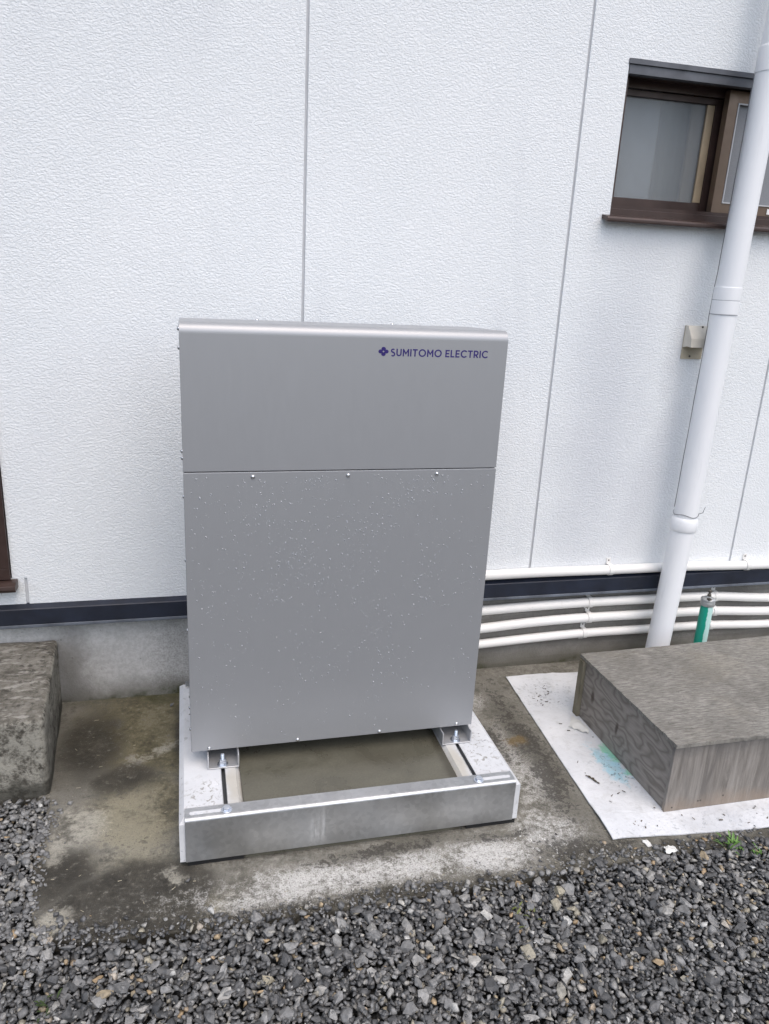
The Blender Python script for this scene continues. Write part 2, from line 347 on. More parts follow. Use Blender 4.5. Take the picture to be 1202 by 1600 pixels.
# white board
k = NT('soiled_white_board')
nb = k.noise(4, 6, .6); wp = k.warp(16, .07, 5); wq = k.warp(40, .02, 4)
colr = k.ramp(nb, [(.3, (0.55, 0.565, 0.585)), (.7, (0.72, 0.73, 0.74))])
blue = k.vmax(k.blob(wp, (.945, -.66), (.055, .13), .8), k.mul(k.blob(wp, (.93, -.57), (.04, .09), .9), .35))
colr = k.mix(k.mul(k.rag(blue, k.noise(45, 6, .7), 2.2, .3, .95), .7), colr, (0.27, 0.58, 0.70))
grn = k.vmax(k.blob(wp, (.985, -.60), (.035, .07), .7), k.mul(k.blob(wp, (.99, -.70), (.02, .03), .7), .9))
colr = k.mix(k.mul(k.rag(grn, k.noise(60, 6, .7), 2.2, .3, .95), .75), colr, (0.16, 0.55, 0.34))
spk = k.mul(k.rng(k.noise(80, 5, .75, .3), .55, .62), k.vmax(k.blob(wp, (.94, -.68), (.07, .12), .6), k.mul(k.blob(wp, (.93, -.20), (.14, .12), .8), .8), k.mul(k.blob(wp, (1.1, -.96), (.5, .06), .8), .5), .10))
colr = k.mix(k.mul(spk, .8), colr, (0.10, 0.12, 0.13))
sc = k.rng(k.noise(1, 5, .7, .6, k.mapping((9, 40, 1), (0, 0, .25))), .60, .68)
colr = k.mix(k.mul(sc, .35), colr, (0.43, 0.43, 0.42))
dirt = k.rng(k.noise(30, 8, .75), .50, .66)
colr = k.mix(k.mul(dirt, .30), colr, (0.40, 0.395, 0.37))
rim = k.rng(k.noise(6, 8, .72), .52, .66)
colr = k.mix(k.mul(rim, .22), colr, (0.42, 0.43, 0.43))
k.set(color=colr, rough=.5, spec=.4, normal=k.bump(k.math('ADD', k.mul(k.noise(9, 4, .6, .8), 3), k.noise(60, 3)), .35, .005)); M['board'] = k.m
M['board_edge'] = simple('board_edge', (0.62, 0.62, 0.58), .6)
# green cylinder
k = NT('green_plastic')
wp = k.warp(30, .012, 4)
ar = k.rng(k.xyz(wp)[0], 1.6330, 1.6350)
up = k.rng(k.xyz(wp)[2], .275, .268, 0, 1)
k.set(color=k.mix(k.mul(ar, .9), (0.010, 0.30, 0.21), (0.55, 0.78, 0.73)), rough=.4, spec=.5); M['green'] = k.m
M['dull_metal'] = simple('dull_cast_metal', (0.46, 0.47, 0.47), .42, .7, vary=.3)
M['dark_metal'] = simple('dark_metal', (0.10, 0.09, 0.08), .5, .6, vary=.3)
# ground & gravel
k = NT('gravel_soil')
c1 = k.voro(48, 'F1', None, 1); d1 = k.voro(48, 'F1', None, 0); nb = k.noise(2, 4)
sepc = k.n.new('ShaderNodeSeparateColor'); k.l.new(c1, sepc.inputs[0])
colr = k.ramp(sepc.outputs[0], [(0, (0.022, 0.022, 0.023)), (.6, (0.075, 0.076, 0.078)), (.9, (0.14, 0.137, 0.13)), (1, (0.20, 0.17, 0.12))])
k.set(color=k.mix(k.rng(d1, .2, .55), colr, (0.012, 0.012, 0.011)), rough=.7, spec=.3, normal=k.bump(d1, 1.0, -.012)); M['soil'] = k.m
def stone_mat(name, fac_socket):
    k = NT(name)
    f = fac_socket(k)
    colr = k.ramp(f, [(0, (0.050, 0.051, 0.052)), (.25, (0.092, 0.092, 0.091)), (.55, (0.155, 0.155, 0.152)), (.80, (0.232, 0.230, 0.222)),
                      (.91, (0.275, 0.268, 0.246)), (.955, (0.28, 0.255, 0.19)), (.975, (0.31, 0.215, 0.115)), (.985, (0.36, 0.35, 0.32)), (1, (0.43, 0.43, 0.41))])
    v = k.noise(70, 7, .72, .2); colr = k.mix(.6, colr, k.ramp(v, [(.36, .18), (.64, .80)]), 'OVERLAY')
    k.set(color=colr, rough=k.rng(v, .3, .7, .36, .66), spec=.5, normal=k.bump(k.noise(160, 4, .7), .45, .002)); return k.m
def _attr(k):
    a = k.n.new('ShaderNodeAttribute'); a.attribute_name = 'tone'; return a.outputs['Fac']
def _objr(k):
    a = k.n.new('ShaderNodeObjectInfo'); return a.outputs['Random']
M['stone_mass'] = stone_mat('gravel_stone', _attr)
M['stone_one'] = stone_mat('single_gravel_stone', _objr)
M['leaf'] = simple('fresh_weed_green', (0.085, 0.185, 0.030), .5, vary=.4)
M['yleaf'] = simple('yellowing_weed', (0.105, 0.125, 0.025), .55, vary=.5)
M['moss'] = simple('dark_moss', (0.035, 0.055, 0.015), .9, vary=.4)
M['straw'] = simple('pale_straw', (0.42, 0.38, 0.28), .8, vary=.3)
M['dead'] = simple('dead_leaf_brown', (0.075, 0.058, 0.038), .8, vary=.4)
M['scrap'] = simple('white_scrap', (0.66, 0.66, 0.63), .7, vary=.1, bump=.5, bscale=80)


# ------------------------------------------------------------------ mesh helpers
def box(bm, x0, x1, y0, y1, z0, z1, bevel=0.0, seg=2):
    vs_ = [bm.verts.new((x, y, z)) for z in (z0, z1) for y in (y0, y1) for x in (x0, x1)]
    fs = [bm.faces.new([vs_[i] for i in f]) for f in ((0, 2, 3, 1), (4, 5, 7, 6), (0, 1, 5, 4), (2, 6, 7, 3), (0, 4, 6, 2), (1, 3, 7, 5))]
    if bevel:
        es = list({e for f in fs for e in f.edges})
        bmesh.ops.bevel(bm, geom=es, offset=bevel, segments=seg, affect='EDGES', profile=.5)
def prism(bm, pts, axis, a0, a1, bevel=0.0, seg=2):
    """outline of 2-D points pushed along an axis: axis 'y' takes (x,z), axis 'x' takes (y,z), axis 'z' takes (x,y)"""
    mk = dict(y=lambda p, a: (p[0], a, p[1]), x=lambda p, a: (a, p[0], p[1]), z=lambda p, a: (p[0], p[1], a))[axis]
    A = [bm.verts.new(mk(p, a0)) for p in pts]; B = [bm.verts.new(mk(p, a1)) for p in pts]
    fs = [bm.faces.new(A), bm.faces.new(B)]
    n = len(pts)
    for i in range(n): fs.append(bm.faces.new((A[i], A[(i + 1) % n], B[(i + 1) % n], B[i])))
    bmesh.ops.recalc_face_normals(bm, faces=fs)
    if bevel:
        es = list({e for f in fs for e in f.edges})
        bmesh.ops.bevel(bm, geom=es, offset=bevel, segments=seg, affect='EDGES', profile=.5)
def ring(bm, c, t, r, n, up):
    t = t.normalized(); a = t.cross(up)
    if a.length < 1e-4: a = t.cross(Vector((1, 0, 0)))
    a.normalize(); b = t.cross(a)
    return [bm.verts.new(c + a * (r * math.cos(2 * math.pi * i / n)) + b * (r * math.sin(2 * math.pi * i / n))) for i in range(n)]
def tube(bm, pts, r, n=16, cap=True, up=Vector((0, 0, 1))):
    pts = [Vector(p) for p in pts]; rs = r if isinstance(r, (list, tuple)) else [r] * len(pts)
    R = []
    for i, p in enumerate(pts):
        t = (pts[min(i + 1, len(pts) - 1)] - pts[max(i - 1, 0)])
        R.append(ring(bm, p, t, rs[i], n, up))
    for A, B in zip(R, R[1:]):
        for i in range(n): bm.faces.new((A[i], A[(i + 1) % n], B[(i + 1) % n], B[i]))
    if cap: bm.faces.new(R[0]); bm.faces.new(R[-1])
    bmesh.ops.recalc_face_normals(bm, faces=bm.faces[:])
def lathe(bm, c, prof, n=24, axis=Vector((0, 0, 1))):
    """profile of (radius, height) turned about an axis through c"""
    axis = axis.normalized(); c = Vector(c)
    a = axis.orthogonal().normalized(); b = axis.cross(a)
    R = []
    for r, h_ in prof:
        R.append([bm.verts.new(c + axis * h_ + a * (r * math.cos(2 * math.pi * i / n)) + b * (r * math.sin(2 * math.pi * i / n))) for i in range(n)])
    fs = []
    for A, B in zip(R, R[1:]):
        for i in range(n): fs.append(bm.faces.new((A[i], A[(i + 1) % n], B[(i + 1) % n], B[i])))
    fs.append(bm.faces.new(R[0])); fs.append(bm.faces.new(R[-1]))
    bmesh.ops.recalc_face_normals(bm, faces=fs)
def catmull(pts, sub=8):
    P = [Vector(p) for p in pts]; P = [P[0] * 2 - P[1]] + P + [P[-1] * 2 - P[-2]]
    out = []
    for i in range(1, len(P) - 2):
        for s in range(sub):
            t = s / sub
            out.append(.5 * ((2 * P[i]) + (P[i + 1] - P[i - 1]) * t + (2 * P[i - 1] - 5 * P[i] + 4 * P[i + 1] - P[i + 2]) * t * t + (3 * P[i] - P[i - 1] - 3 * P[i + 1] + P[i + 2]) * t ** 3))
    out.append(P[-2]); return out
BM = bmesh.new
def link(o, parent=None):
    C.objects.link(o)
    if parent is not None:
        o.parent = parent
        loc = Vector((0, 0, 0)); q = parent
        while q is not None: loc += q.location; q = q.parent
        o.matrix_parent_inverse = Matrix.Identity(4)
        if o.type != 'EMPTY': o.location = o.location - loc
    return o
def obj(name, bm, mat, parent=None, smooth=35, origin=None):
    if origin is not None:
        bmesh.ops.translate(bm, verts=bm.verts[:], vec=-Vector(origin))
    me = bpy.data.meshes.new(name); bm.to_mesh(me); bm.free()
    if smooth:
        me.polygons.foreach_set('use_smooth', [True] * len(me.polygons)); me.set_sharp_from_angle(angle=math.radians(smooth))
    for m_ in (mat if isinstance(mat, list) else [mat]): me.materials.append(M[m_])
    o = bpy.data.objects.new(name, me)
    if origin is not None: o.location = origin
    if smooth and len(me.polygons) < 6000:
        wm = o.modifiers.new('weighted_normal', 'WEIGHTED_NORMAL'); wm.keep_sharp = True; wm.weight = 90
    return link(o, parent)
def tag(o, label=None, cat=None, group=None, kind=None):
    for a, v in (('label', label), ('category', cat), ('group', group), ('kind', kind)):
        if v: o[a] = v
    return o
def thing(name, loc, label, cat, group=None):
    o = bpy.data.objects.new(name, None); o.location = loc; o.empty_display_size = .1; C.objects.link(o)
    return tag(o, label, cat, group)
def copy_part(o, parent, delta):
    c = o.copy(); C.objects.link(c); c.parent = parent; c.location = o.location + Vector(delta); return c


# ------------------------------------------------------------------ ground, slab
bm = BM(); z0 = -.034
vs_ = [bm.verts.new(p) for p in ((-400, -400, z0), (400, -400, z0), (400, 400, z0), (-400, 400, z0))]; bm.faces.new(vs_)
tag(obj('ground', bm, 'soil', smooth=0), 'ground of dark grey gravelly soil under everything', kind='structure')
bm = BM()
prism(bm, [(-.90, -.47), (-.797, -.50), (-.80, -.75), (-.785, -.92), (-.74, -1.02), (-.60, -1.055), (0, -1.065), (.8, -1.05), (3.2, -1.055), (3.2, .10), (-.90, .10)], 'z', -.10, 0, .006)
tag(obj('concrete_slab', bm, 'slab'), 'stained damp concrete slab along the foot of the house wall', kind='structure')

# ------------------------------------------------------------------ house
house = thing('house', (0, .5, 0), 'white stucco house wall with grey foundation, navy flashing and brown windows', 'house')
TOP = 5.0; ZB = .352; G = .0042
W0, W1, WZ0, WZ1 = 1.058, 1.92, 1.738, 2.212          # small window
L0, L1, LZ0, LZ1 = -2.25, -.952, .492, 2.05            # window by the step
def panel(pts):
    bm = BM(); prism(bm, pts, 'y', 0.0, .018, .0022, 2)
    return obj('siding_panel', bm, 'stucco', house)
def rect(a, b, c, d): return [(a, c), (b, c), (b, d), (a, d)]
panel(rect(-4.55, -3.64 - G, ZB, TOP)); panel(rect(-3.64 + G, L0, ZB, TOP))
panel(rect(L0 + .002, -.91 - G, ZB, LZ0)); panel(rect(L0 + .002, L1 - .002, LZ1, TOP))
panel([(-.91 + G, ZB), (-G, ZB), (-G, TOP), (L1, TOP), (L1, LZ0), (-.91 + G, LZ0)])
panel(rect(G, .91 - G, ZB, TOP))
panel([(.91 + G, ZB), (1.82 - G, ZB), (1.82 - G, WZ0), (W0, WZ0), (W0, WZ1), (1.82 - G, WZ1), (1.82 - G, TOP), (.91 + G, TOP)])
panel([(1.82 + G, ZB), (2.73 - G, ZB), (2.73 - G, TOP), (1.82 + G, TOP), (1.82 + G, WZ1), (W1, WZ1), (W1, WZ0), (1.82 + G, WZ0)])
for a in (2.73, 3.64, 4.55): panel(rect(a + G, a + .91 - G, ZB, TOP))
for x_, za, zb in ((-3.64, ZB, TOP), (-.91, ZB, LZ0), (0, ZB, TOP), (.91, ZB, TOP), (1.82, ZB, WZ0), (1.82, WZ1, TOP), (2.73, ZB, TOP), (3.64, ZB, TOP), (4.55, ZB, TOP)):
    bm = BM(); box(bm, x_ - G, x_ + G, .0065, .018, za, zb); obj('joint_seal', bm, 'sealant', house, 0)
# foundation
bm = BM(); box(bm, -4.55, 5.46, .024, .20, -.3, ZB + .03); obj('foundation', bm, 'foundation', house, 0)
# flashing, two lengths
for a, b in ((-4.55, 1.586), (1.590, 5.46)):
    bm = BM(); prism(bm, [(0.022, .404), (-.002, .400), (-.022, .392), (-.025, .389), (-.026, .336), (-.022, .333), (0.022, .345)], 'x', a, b, .0008, 1)
    fl = obj('base_flashing', bm, 'navy', house)
    bm = BM(); prism(bm, [(-.024, .3345), (-.0275, .334), (-.0280, .3255), (-.026, .323), (.02, .3235), (.02, .328)], 'x', a, b, .0008, 1)
    obj('drip_edge', bm, 'navy_edge', fl)
bm = BM(); box(bm, 1.580, 1.600, -.0272, -.015, .337, .389, .001); obj('joint_cover', bm, 'navy', house)
# body and roof of the house, mostly out of sight
bm = BM(); box(bm, -4.55, 5.46, 1.6, 5.0, -.3, TOP); obj('back_wall', bm, 'room', house, 0)
for a, b in ((-4.549, -4.53), (5.44, 5.459)):
    bm = BM(); box(bm, a, b, .02, 1.6, 0.4, TOP); obj('end_wall', bm, 'stucco', house, 0)
bm = BM(); prism(bm, [(-.45, TOP + .002), (5.4, TOP + .002), (5.4, TOP + .12), (2.4, TOP + 1.3), (-.45, TOP + .12)], 'x', -4.9, 5.8, .01); obj('roof', bm, 'roof', house)

# small sliding window
bm = BM()
box(bm, W0 + .002, W1 - .002, .030, .135, WZ0 + .002, WZ0 + .026, .0015)
box(bm, W0 + .002, W1 - .002, .030, .135, WZ1 - .034, WZ1 - .012, .0015)
box(bm, W0 + .002, W0 + .022, .030, .135, WZ0 + .026, WZ1 - .034)
box(bm, W1 - .022, W1 - .002, .030, .135, WZ0 + .026, WZ1 - .034)
box(bm, W0 + .022, W1 - .022, .040, .046, WZ0 + .024, WZ0 + .038)
box(bm, W0 + .022, W1 - .022, .088, .094, WZ0 + .024, WZ0 + .040)
box(bm, W0 + .022, W1 - .022, .082, .090, WZ1 - .060, WZ1 - .034)
win = obj('window', bm, 'brown', house); win['label'] = 'small brown sliding window with frosted glass and insect screen'
bm = BM(); box(bm, W0 - .003, W1 + .003, -.006, .030, WZ1 - .012, WZ1 + .004, .001)
box(bm, W0 + .002, W1 - .002, .0, .026, WZ1 - .040, WZ1 - .0125, .001); obj('lintel_flashing', bm, 'grey_metal', win)
bm = BM(); prism(bm, [(.03, WZ0 + .006), (-.004, WZ0 + .001), (-.038, WZ0 - .006), (-.041, WZ0 - .012), (-.041, WZ0 - .020), (-.036, WZ0 - .024), (-.030, WZ0 - .018), (-.002, WZ0 - .012), (.03, WZ0 - .008)], 'x', W0 - .030, W1 + .03, .0012)
obj('sill', bm, 'brown', win)
def sash(x0, x1, y0, y1, z0, z1, st, rt, rb, mat):
    bm = BM()
    box(bm, x0, x0 + st, y0, y1, z0, z1, .0012); box(bm, x1 - st, x1, y0, y1, z0, z1, .0012)
    box(bm, x0 + st, x1 - st, y0 + .001, y1 - .001, z0, z0 + rb, .0012); box(bm, x0 + st, x1 - st, y0 + .001, y1 - .001, z1 - rt, z1, .0012)
    return obj('sash', bm, mat, win)
zs0, zs1 = WZ0 + .0405, WZ1 - .0605
sash(W0 + .024, 1.505, .096, .124, zs0, zs1, .034, .020, .030, 'brown')
bm = BM(); box(bm, 1.440, 1.4705, .0985, .1065, zs0 + .031, zs1 - .021, .002); obj('lit_stile_strip', bm, 'lit_stile', win)  # added tan strip, paints the lit face of the brown stile
bm = BM(); box(bm, W0 + .056, 1.473, .108, .113, zs0 + .028, zs1 - .018); obj('pane', bm, 'frosted', win, 0)
sash(1.487, W1 - .024, .050, .078, WZ0 + .0385, WZ1 - .0385, .040, .040, .034, 'bronze')
bm = BM(); box(bm, 1.529, W1 - .066, .062, .066, WZ0 + .0755, WZ1 - .0815); obj('screen', bm, 'screen', win, 0)
bm = BM()
a0, a1, b0, b1 = 1.526, W1 - .063, WZ0 + .0715, WZ1 - .0775
for q in ((a0, a0 + .004, b0, b1), (a1 - .004, a1, b0, b1), (a0 + .004, a1 - .004, b0, b0 + .004), (a0 + .004, a1 - .004, b1 - .004, b1)): box(bm, q[0], q[1], .0475, .056, q[2], q[3])
obj('glazing_bead', bm, 'bead', win, 0)
bm = BM(); box(bm, 1.722, 1.752, .0485, .0499, WZ0 + .045, WZ0 + .064, .0004); obj('sticker', bm, 'sticker', win)
# room behind the small window
def room(nm, x0, x1, z0, z1, y1):
    bm = BM()
    box(bm, x0 - .3, x0 - .28, .2, y1, z0 - .2, z1 + .2); box(bm, x1 + .28, x1 + .3, .2, y1, z0 - .2, z1 + .2)
    box(bm, x0 - .28, x1 + .28, y1 - .02, y1, z0 - .2, z1 + .2); box(bm, x0 - .28, x1 + .28, .2, y1 - .02, z0 - .2, z0 - .18); box(bm, x0 - .28, x1 + .28, .2, y1 - .02, z1 + .18, z1 + .2)
    return obj(nm, bm, 'room', house, 0)
room('room_lining', W0, W1, WZ0, WZ1, 1.2); room('room_lining', L0, L1, LZ0, LZ1, 1.2)
def curtain(x0, x1, y, z0, z1, mat, par):
    bm = BM(); n = 40
    top = [(x0 + (x1 - x0) * i / n, y + .0015 * math.sin(i * .5) + .0006 * math.sin(i * 2.7)) for i in range(n + 1)]
    prism(bm, top + [(p[0], p[1] + .004) for p in reversed(top)], 'z', z0, z1); return obj('curtain', bm, mat, par, 60)
curtain(1.285, 1.405, .142, WZ0 - .05, WZ1 + .05, 'room_item', win)
curtain(1.408, 1.56, .140, WZ0 - .05, WZ1 + .05, 'tan_item', win)
curtain(1.02, 1.284, .143, WZ0 - .05, WZ1 + .05, 'room', win)
# window by the step
bm = BM()
for q in ((L0 + .002, L1 - .002, LZ0 + .002, LZ0 + .04), (L0 + .002, L1 - .002, LZ1 - .04, LZ1 - .002), (L0 + .002, L0 + .035, LZ0 + .04, LZ1 - .04), (L1 - .035, L1 - .002, LZ0 + .04, LZ1 - .04)):
    box(bm, q[0], q[1], -.012, .12, q[2], q[3], .0015)
lw = obj('window', bm, 'brown', house); lw['label'] = 'tall dark brown window above the concrete step'
bm = BM(); prism(bm, [(.03, LZ0), (-.03, LZ0 - .002), (-.05, LZ0 - .008), (-.052, LZ0 - .020), (-.046, LZ0 - .030), (-.002, LZ0 - .030), (-.002, LZ0 - .014), (.03, LZ0 - .012)], 'x', L0 - .02, L1 + .018, .0012)
obj('sill', bm, 'brown', lw)
for x0, x1, y in ((L0 + .036, -1.57, .02), (-1.62, L1 - .036, .055)):
    bm = BM(); z0_, z1_ = LZ0 + .041, LZ1 - .041
    for q in ((x0, x0 + .05, z0_, z1_), (x1 - .05, x1, z0_, z1_), (x0 + .05, x1 - .05, z0_, z0_ + .06), (x0 + .05, x1 - .05, z1_ - .05, z1_)): box(bm, q[0], q[1], y, y + .028, q[2], q[3], .001)
    obj('sash', bm, 'brown', lw)
    bm = BM(); box(bm, x0 + .048, x1 - .048, y + .012, y + .017, z0_ + .058, z1_ - .048); obj('pane', bm, 'frosted', lw, 0)

# ------------------------------------------------------------------ concrete step
def rough_block(name, x0, x1, y0, y1, z0, z1, mat, cuts, amp, bev, parent=None, off=0):
    bm = BM(); box(bm, x0, x1, y0, y1, z0, z1, bev, 3)
    bmesh.ops.subdivide_edges(bm, edges=[e for e in bm.edges if e.calc_length() > .05], cuts=cuts, use_grid_fill=True)
    bmesh.ops.triangulate(bm, faces=[f for f in bm.faces if len(f.verts) > 4])
    bm.normal_update()
    for v in bm.verts:
        p = v.co * 9 + Vector((off, 0, 0)); v.co += v.normal * (noise.noise(p) * amp + noise.noise(p * 4) * amp * .4)
    return obj(name, bm, mat, parent, 50)
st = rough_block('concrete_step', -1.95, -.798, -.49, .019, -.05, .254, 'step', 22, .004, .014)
for v in st.data.vertices:
    if v.co.x > -.9: v.co.x -= .034 * (v.co.y + .49) / .51 * min(1, (v.co.x + .9) / .07)
tag(st, 'weathered old concrete doorstep block below the left window', 'step')

# ------------------------------------------------------------------ equipment base
BT = .146
base = thing('equipment_base', (.05, -.5, 0), 'low base of two pale concrete blocks and galvanised steel angles under the silver cabinet', 'base')
SLX = (-.3035, .4005)
def block(x0, x1, sx):
    """precast block with a chamfered rim and a slot let into its top"""
    y0, y1 = -.853, -.157; c = .013
    bm = BM()
    def sect(z, i): return [(x0 + i, y0 + i, z), (x1 - i, y0 + i, z), (x1 - i, y1 - i, z), (x0 + i, y1 - i, z)]
    lo = [bm.verts.new(p) for p in sect(.017, 0)]; md = [bm.verts.new(p) for p in sect(BT - c, 0)]; hi = [bm.verts.new(p) for p in sect(BT, c)]
    bm.faces.new(lo[::-1])
    for A, B in ((lo, md), (md, hi)):
        for i in range(4): bm.faces.new((A[i], A[(i + 1) % 4], B[(i + 1) % 4], B[i]))
    s0, s1, t0, t1, d = sx - .0062, sx + .0062, -.832, -.20, .022
    sl = [bm.verts.new(p) for p in ((s0, t0, BT), (s1, t0, BT), (s1, t1, BT), (s0, t1, BT))]
    sb = [bm.verts.new((v.co.x, v.co.y, BT - d)) for v in sl]
    for i in range(4):
        j = (i + 1) % 4
        bm.faces.new((hi[i], hi[j], sl[j], sl[i])); bm.faces.new((sl[i], sl[j], sb[j], sb[i]))
    bm.faces.new(sb)
    bmesh.ops.recalc_face_normals(bm, faces=bm.faces[:])
    o = obj('concrete_block', bm, 'precast', base, 30)
    bm = BM(); t = .0012
    for a, b in ((s0 + .0002, s0 + t), (s1 - t, s1 - .0002)): box(bm, a, b, t0 + .0005, t1 - .0005, BT - d + .0005, BT + .0012)
    obj('slot_rim', bm, 'galv', o, 0)
    bm = BM(); box(bm, s0 + t, s1 - t, t0 + .001, t1 - .001, BT - d + .0004, BT - .010); obj('slot_rail', bm, 'slot_dark', o, 0)
    bm = BM(); box(bm, x0 + .020, x1 - .004, y0 + .003, y1 - .01, 0.0, .0168); obj('rubber_pad', bm, 'black_rubber', o, 0)
    return o
block(-.4245, -.256, SLX[0]); block(.352, .525, SLX[1])
# mortar fill
bm = BM(); N_, K_ = 40, 40
gr = [[bm.verts.new((-.2555 + .607 * i / N_, -.848 + .685 * j / K_,   .1395 + .0022 * noise.noise(Vector((i * .12, j * .12, 3))) + (.002 if i in (0, N_) else 0))) for j in range(K_ + 1)] for i in range(N_ + 1)]
for i in range(N_):
    for j in range(K_): bm.faces.new((gr[i][j], gr[i + 1][j], gr[i + 1][j + 1], gr[i][j + 1]))
r_ = bmesh.ops.extrude_face_region(bm, geom=bm.faces[:])
for v in r_['geom']:
    if isinstance(v, bmesh.types.BMVert): v.co.z = .001
bmesh.ops.recalc_face_normals(bm, faces=bm.faces[:])
obj('mortar_bed', bm, 'mortar', base, 40)
# galvanised angles
def angle(y, s, x0, x1, nm):
    """an angle section: upright leg outside the block end, flat leg lying on top"""
    t = .004; zt = BT + .0015; w_ = .046
    yo = y; yi = y - s * t
    rr_ = .0095
    out = [(yo, .0185)] + [(yo - s * rr_ * (1 - math.cos(q * math.pi / 12)), zt + t - rr_ * (1 - math.sin(q * math.pi / 12))) for q in range(7)] + [(yo - s * w_, zt + t), (yo - s * w_, zt), (yi - s * .004, zt), (yi, zt - .004), (yi, .0185)]
    bm = BM(); prism(bm, out, 'x', x0, x1, .0007, 1); return obj(nm, bm, 'galv', base, 40)
fa = angle(-.8585, -1, -.4095, .508, 'steel_angle'); ra = angle(-.1515, 1, -.405, .508, 'steel_angle')
def hexbolt(par, x, y, z, r=.0095, h_=.007, nm='hex_bolt', rod=0):
    bm = BM(); lathe(bm, (x, y, z), [(r * 1.45, 0), (r * 1.5, .0012), (r * 1.35, .0024)], 20)
    lathe(bm, (x, y, z + .0024), [(r, 0), (r * 1.03, .001), (r * 1.03, h_ - .001), (r * .85, h_)], 6)
    if rod:
        lathe(bm, (x, y, z + .0024 + h_), [(r * .95, 0), (r * .95, h_ * .7), (r * .8, h_ * .8)], 6)
        prof = []; q = 0.0
        while q < rod: prof += [(r * .56, q), (r * .50, q + .0012)]; q += .0024
        prof.append((r * .42, rod + .001)); lathe(bm, (x, y, z + .0024 + h_ * 1.7), prof, 14)
    return obj(nm, bm, 'zinc', par, 40)
ZA = BT + .0055
for x_, s0, s1 in ((SLX[0], -.392, -.316), (SLX[1], .412, .492)):
    bm = BM(); pts = []
    for i in range(9): a = math.pi / 2 + math.pi * i / 8; pts.append((s0 + .006 * math.cos(a), -.835 + .006 * math.sin(a)))
    for i in range(9): a = -math.pi / 2 + math.pi * i / 8; pts.append((s1 + .006 * math.cos(a), -.835 + .006 * math.sin(a)))
    prism(bm, pts, 'z', ZA - .0006, ZA + .0005); obj('slot_hole', bm, 'precast', fa, 40)
    hexbolt(fa, x_ + .001, -.836, ZA, .0098)
# loose splash of dried cement on the front plate
# ------------------------------------------------------------------ cabinet
X0, X1, YF, YB, ZC0, ZC1, ZS = -.3895, .4535, -.628, -.325, .194, 1.380, 1.0105
cab = thing('storage_battery_cabinet', (.03, -.48, BT), 'tall silver metal outdoor cabinet with purple lettering, wet with raindrops', 'cabinet')
# hood: curved sheet wrapping the front top and the roof of the cabinet
R = .025; pts = [(YF, ZS + .0015)]
for i in range(9):
    a = math.pi - (math.pi / 2 - .06) * i / 8; pts.append((YF + R + R * math.cos(a), ZC1 - R + R * math.sin(a)))
pts += [(YB + .03, ZC1 - .012), (YB + .004, ZC1 - .016), (YB + .004, ZS + .0015)]
bm = BM(); prism(bm, pts, 'x', X0, X1, .0016, 2); hood = obj('hood', bm, 'cabinet', cab, 30)
bm = BM(); box(bm, X0 + .001, X1 - .001, YF + .004, YB + .002, ZC0 + .004, ZS - .001, .0012); obj('body', bm, 'cabinet', cab)
bm = BM(); box(bm, X0 + .0003, X1 - .0003, YF - .0020, YF + .003, ZC0, ZS - .0006, .0018, 2); fp = obj('front_panel', bm, 'cabinet', cab)
bm = BM(); box(bm, X0 + .02, X1 - .02, YF + .03, YB - .02, ZC0 - .006, ZC0 + .0035); obj('underside', bm, 'cab_inside', cab, 0)
# lid flange at the back of the roof
bm = BM(); prism(bm, [(YB - .014, ZC1 - .010), (YB + .008, ZC1 - .0105), (YB + .008, ZC1 - .06), (YB + .0045, ZC1 - .06), (YB + .0045, ZC1 - .0155), (YB - .014, ZC1 - .0135)], 'x', X0 + .006, X1 - .006); obj('rear_lip', bm, 'lid', hood)
bm = BM(); lathe(bm, (0, 0, 0), [(.0056, 0), (.0056, .0010), (.0050, .0026), (.0034, .0040), (.0012, .0046)], 14, Vector((0, -1, 0)))
scr = obj('screw', bm, 'screw', None, 50); me_s = scr.data; bpy.data.objects.remove(scr)
def screw(p, rot, par):
    o = bpy.data.objects.new('screw', me_s); o.location = p; o.rotation_euler = rot; return link(o, par)
for x_ in (-.2157, .0345, .2810): screw((x_, YF - .0019, .9975), (0, 0, 0), fp)
for x_, z_ in ((-.3395, .2015), (-.087, .2015), (.1595, .2020), (.4035, .2025)): screw((x_, YF - .0019, z_), (0, 0, 0), fp)
for z_, y_ in ((1.362, -.602), (1.317, -.602), (1.06, -.602), (1.042, -.602)): screw((X0, y_, z_), (0, 0, -math.pi / 2), hood)
for z_ in (.94, .765, .56, .32, .25):
    screw((X0 + .0012, -.60, z_), (0, 0, -math.pi / 2), fp)
for x_ in (-.178, .2135): screw((x_, YB - .006, ZC1 - .0105), (-math.pi / 2, 0, 0), hood)
# feet: upturned channels lying on the blocks
for x0, x1, bx in ((-.3455, -.2572, SLX[0]), (.353, .4465, SLX[1])):
    t = .0035
    bm = BM(); prism(bm, [(x0, ZC0 - .0065), (x0, BT + .0014), (x1, BT + .0014), (x1, ZC0 - .0065), (x1 - t, ZC0 - .0065), (x1 - t, BT + .0014 + t), (x0 + t, BT + .0014 + t), (x0 + t, ZC0 - .0065)], 'y', -.655, -.29, .0006, 1)
    ch = obj('mounting_channel', bm, 'steel_channel', cab, 30)
    hexbolt(ch, bx, -.640, BT + .0050, .0105, .009, 'anchor_bolt', .016)
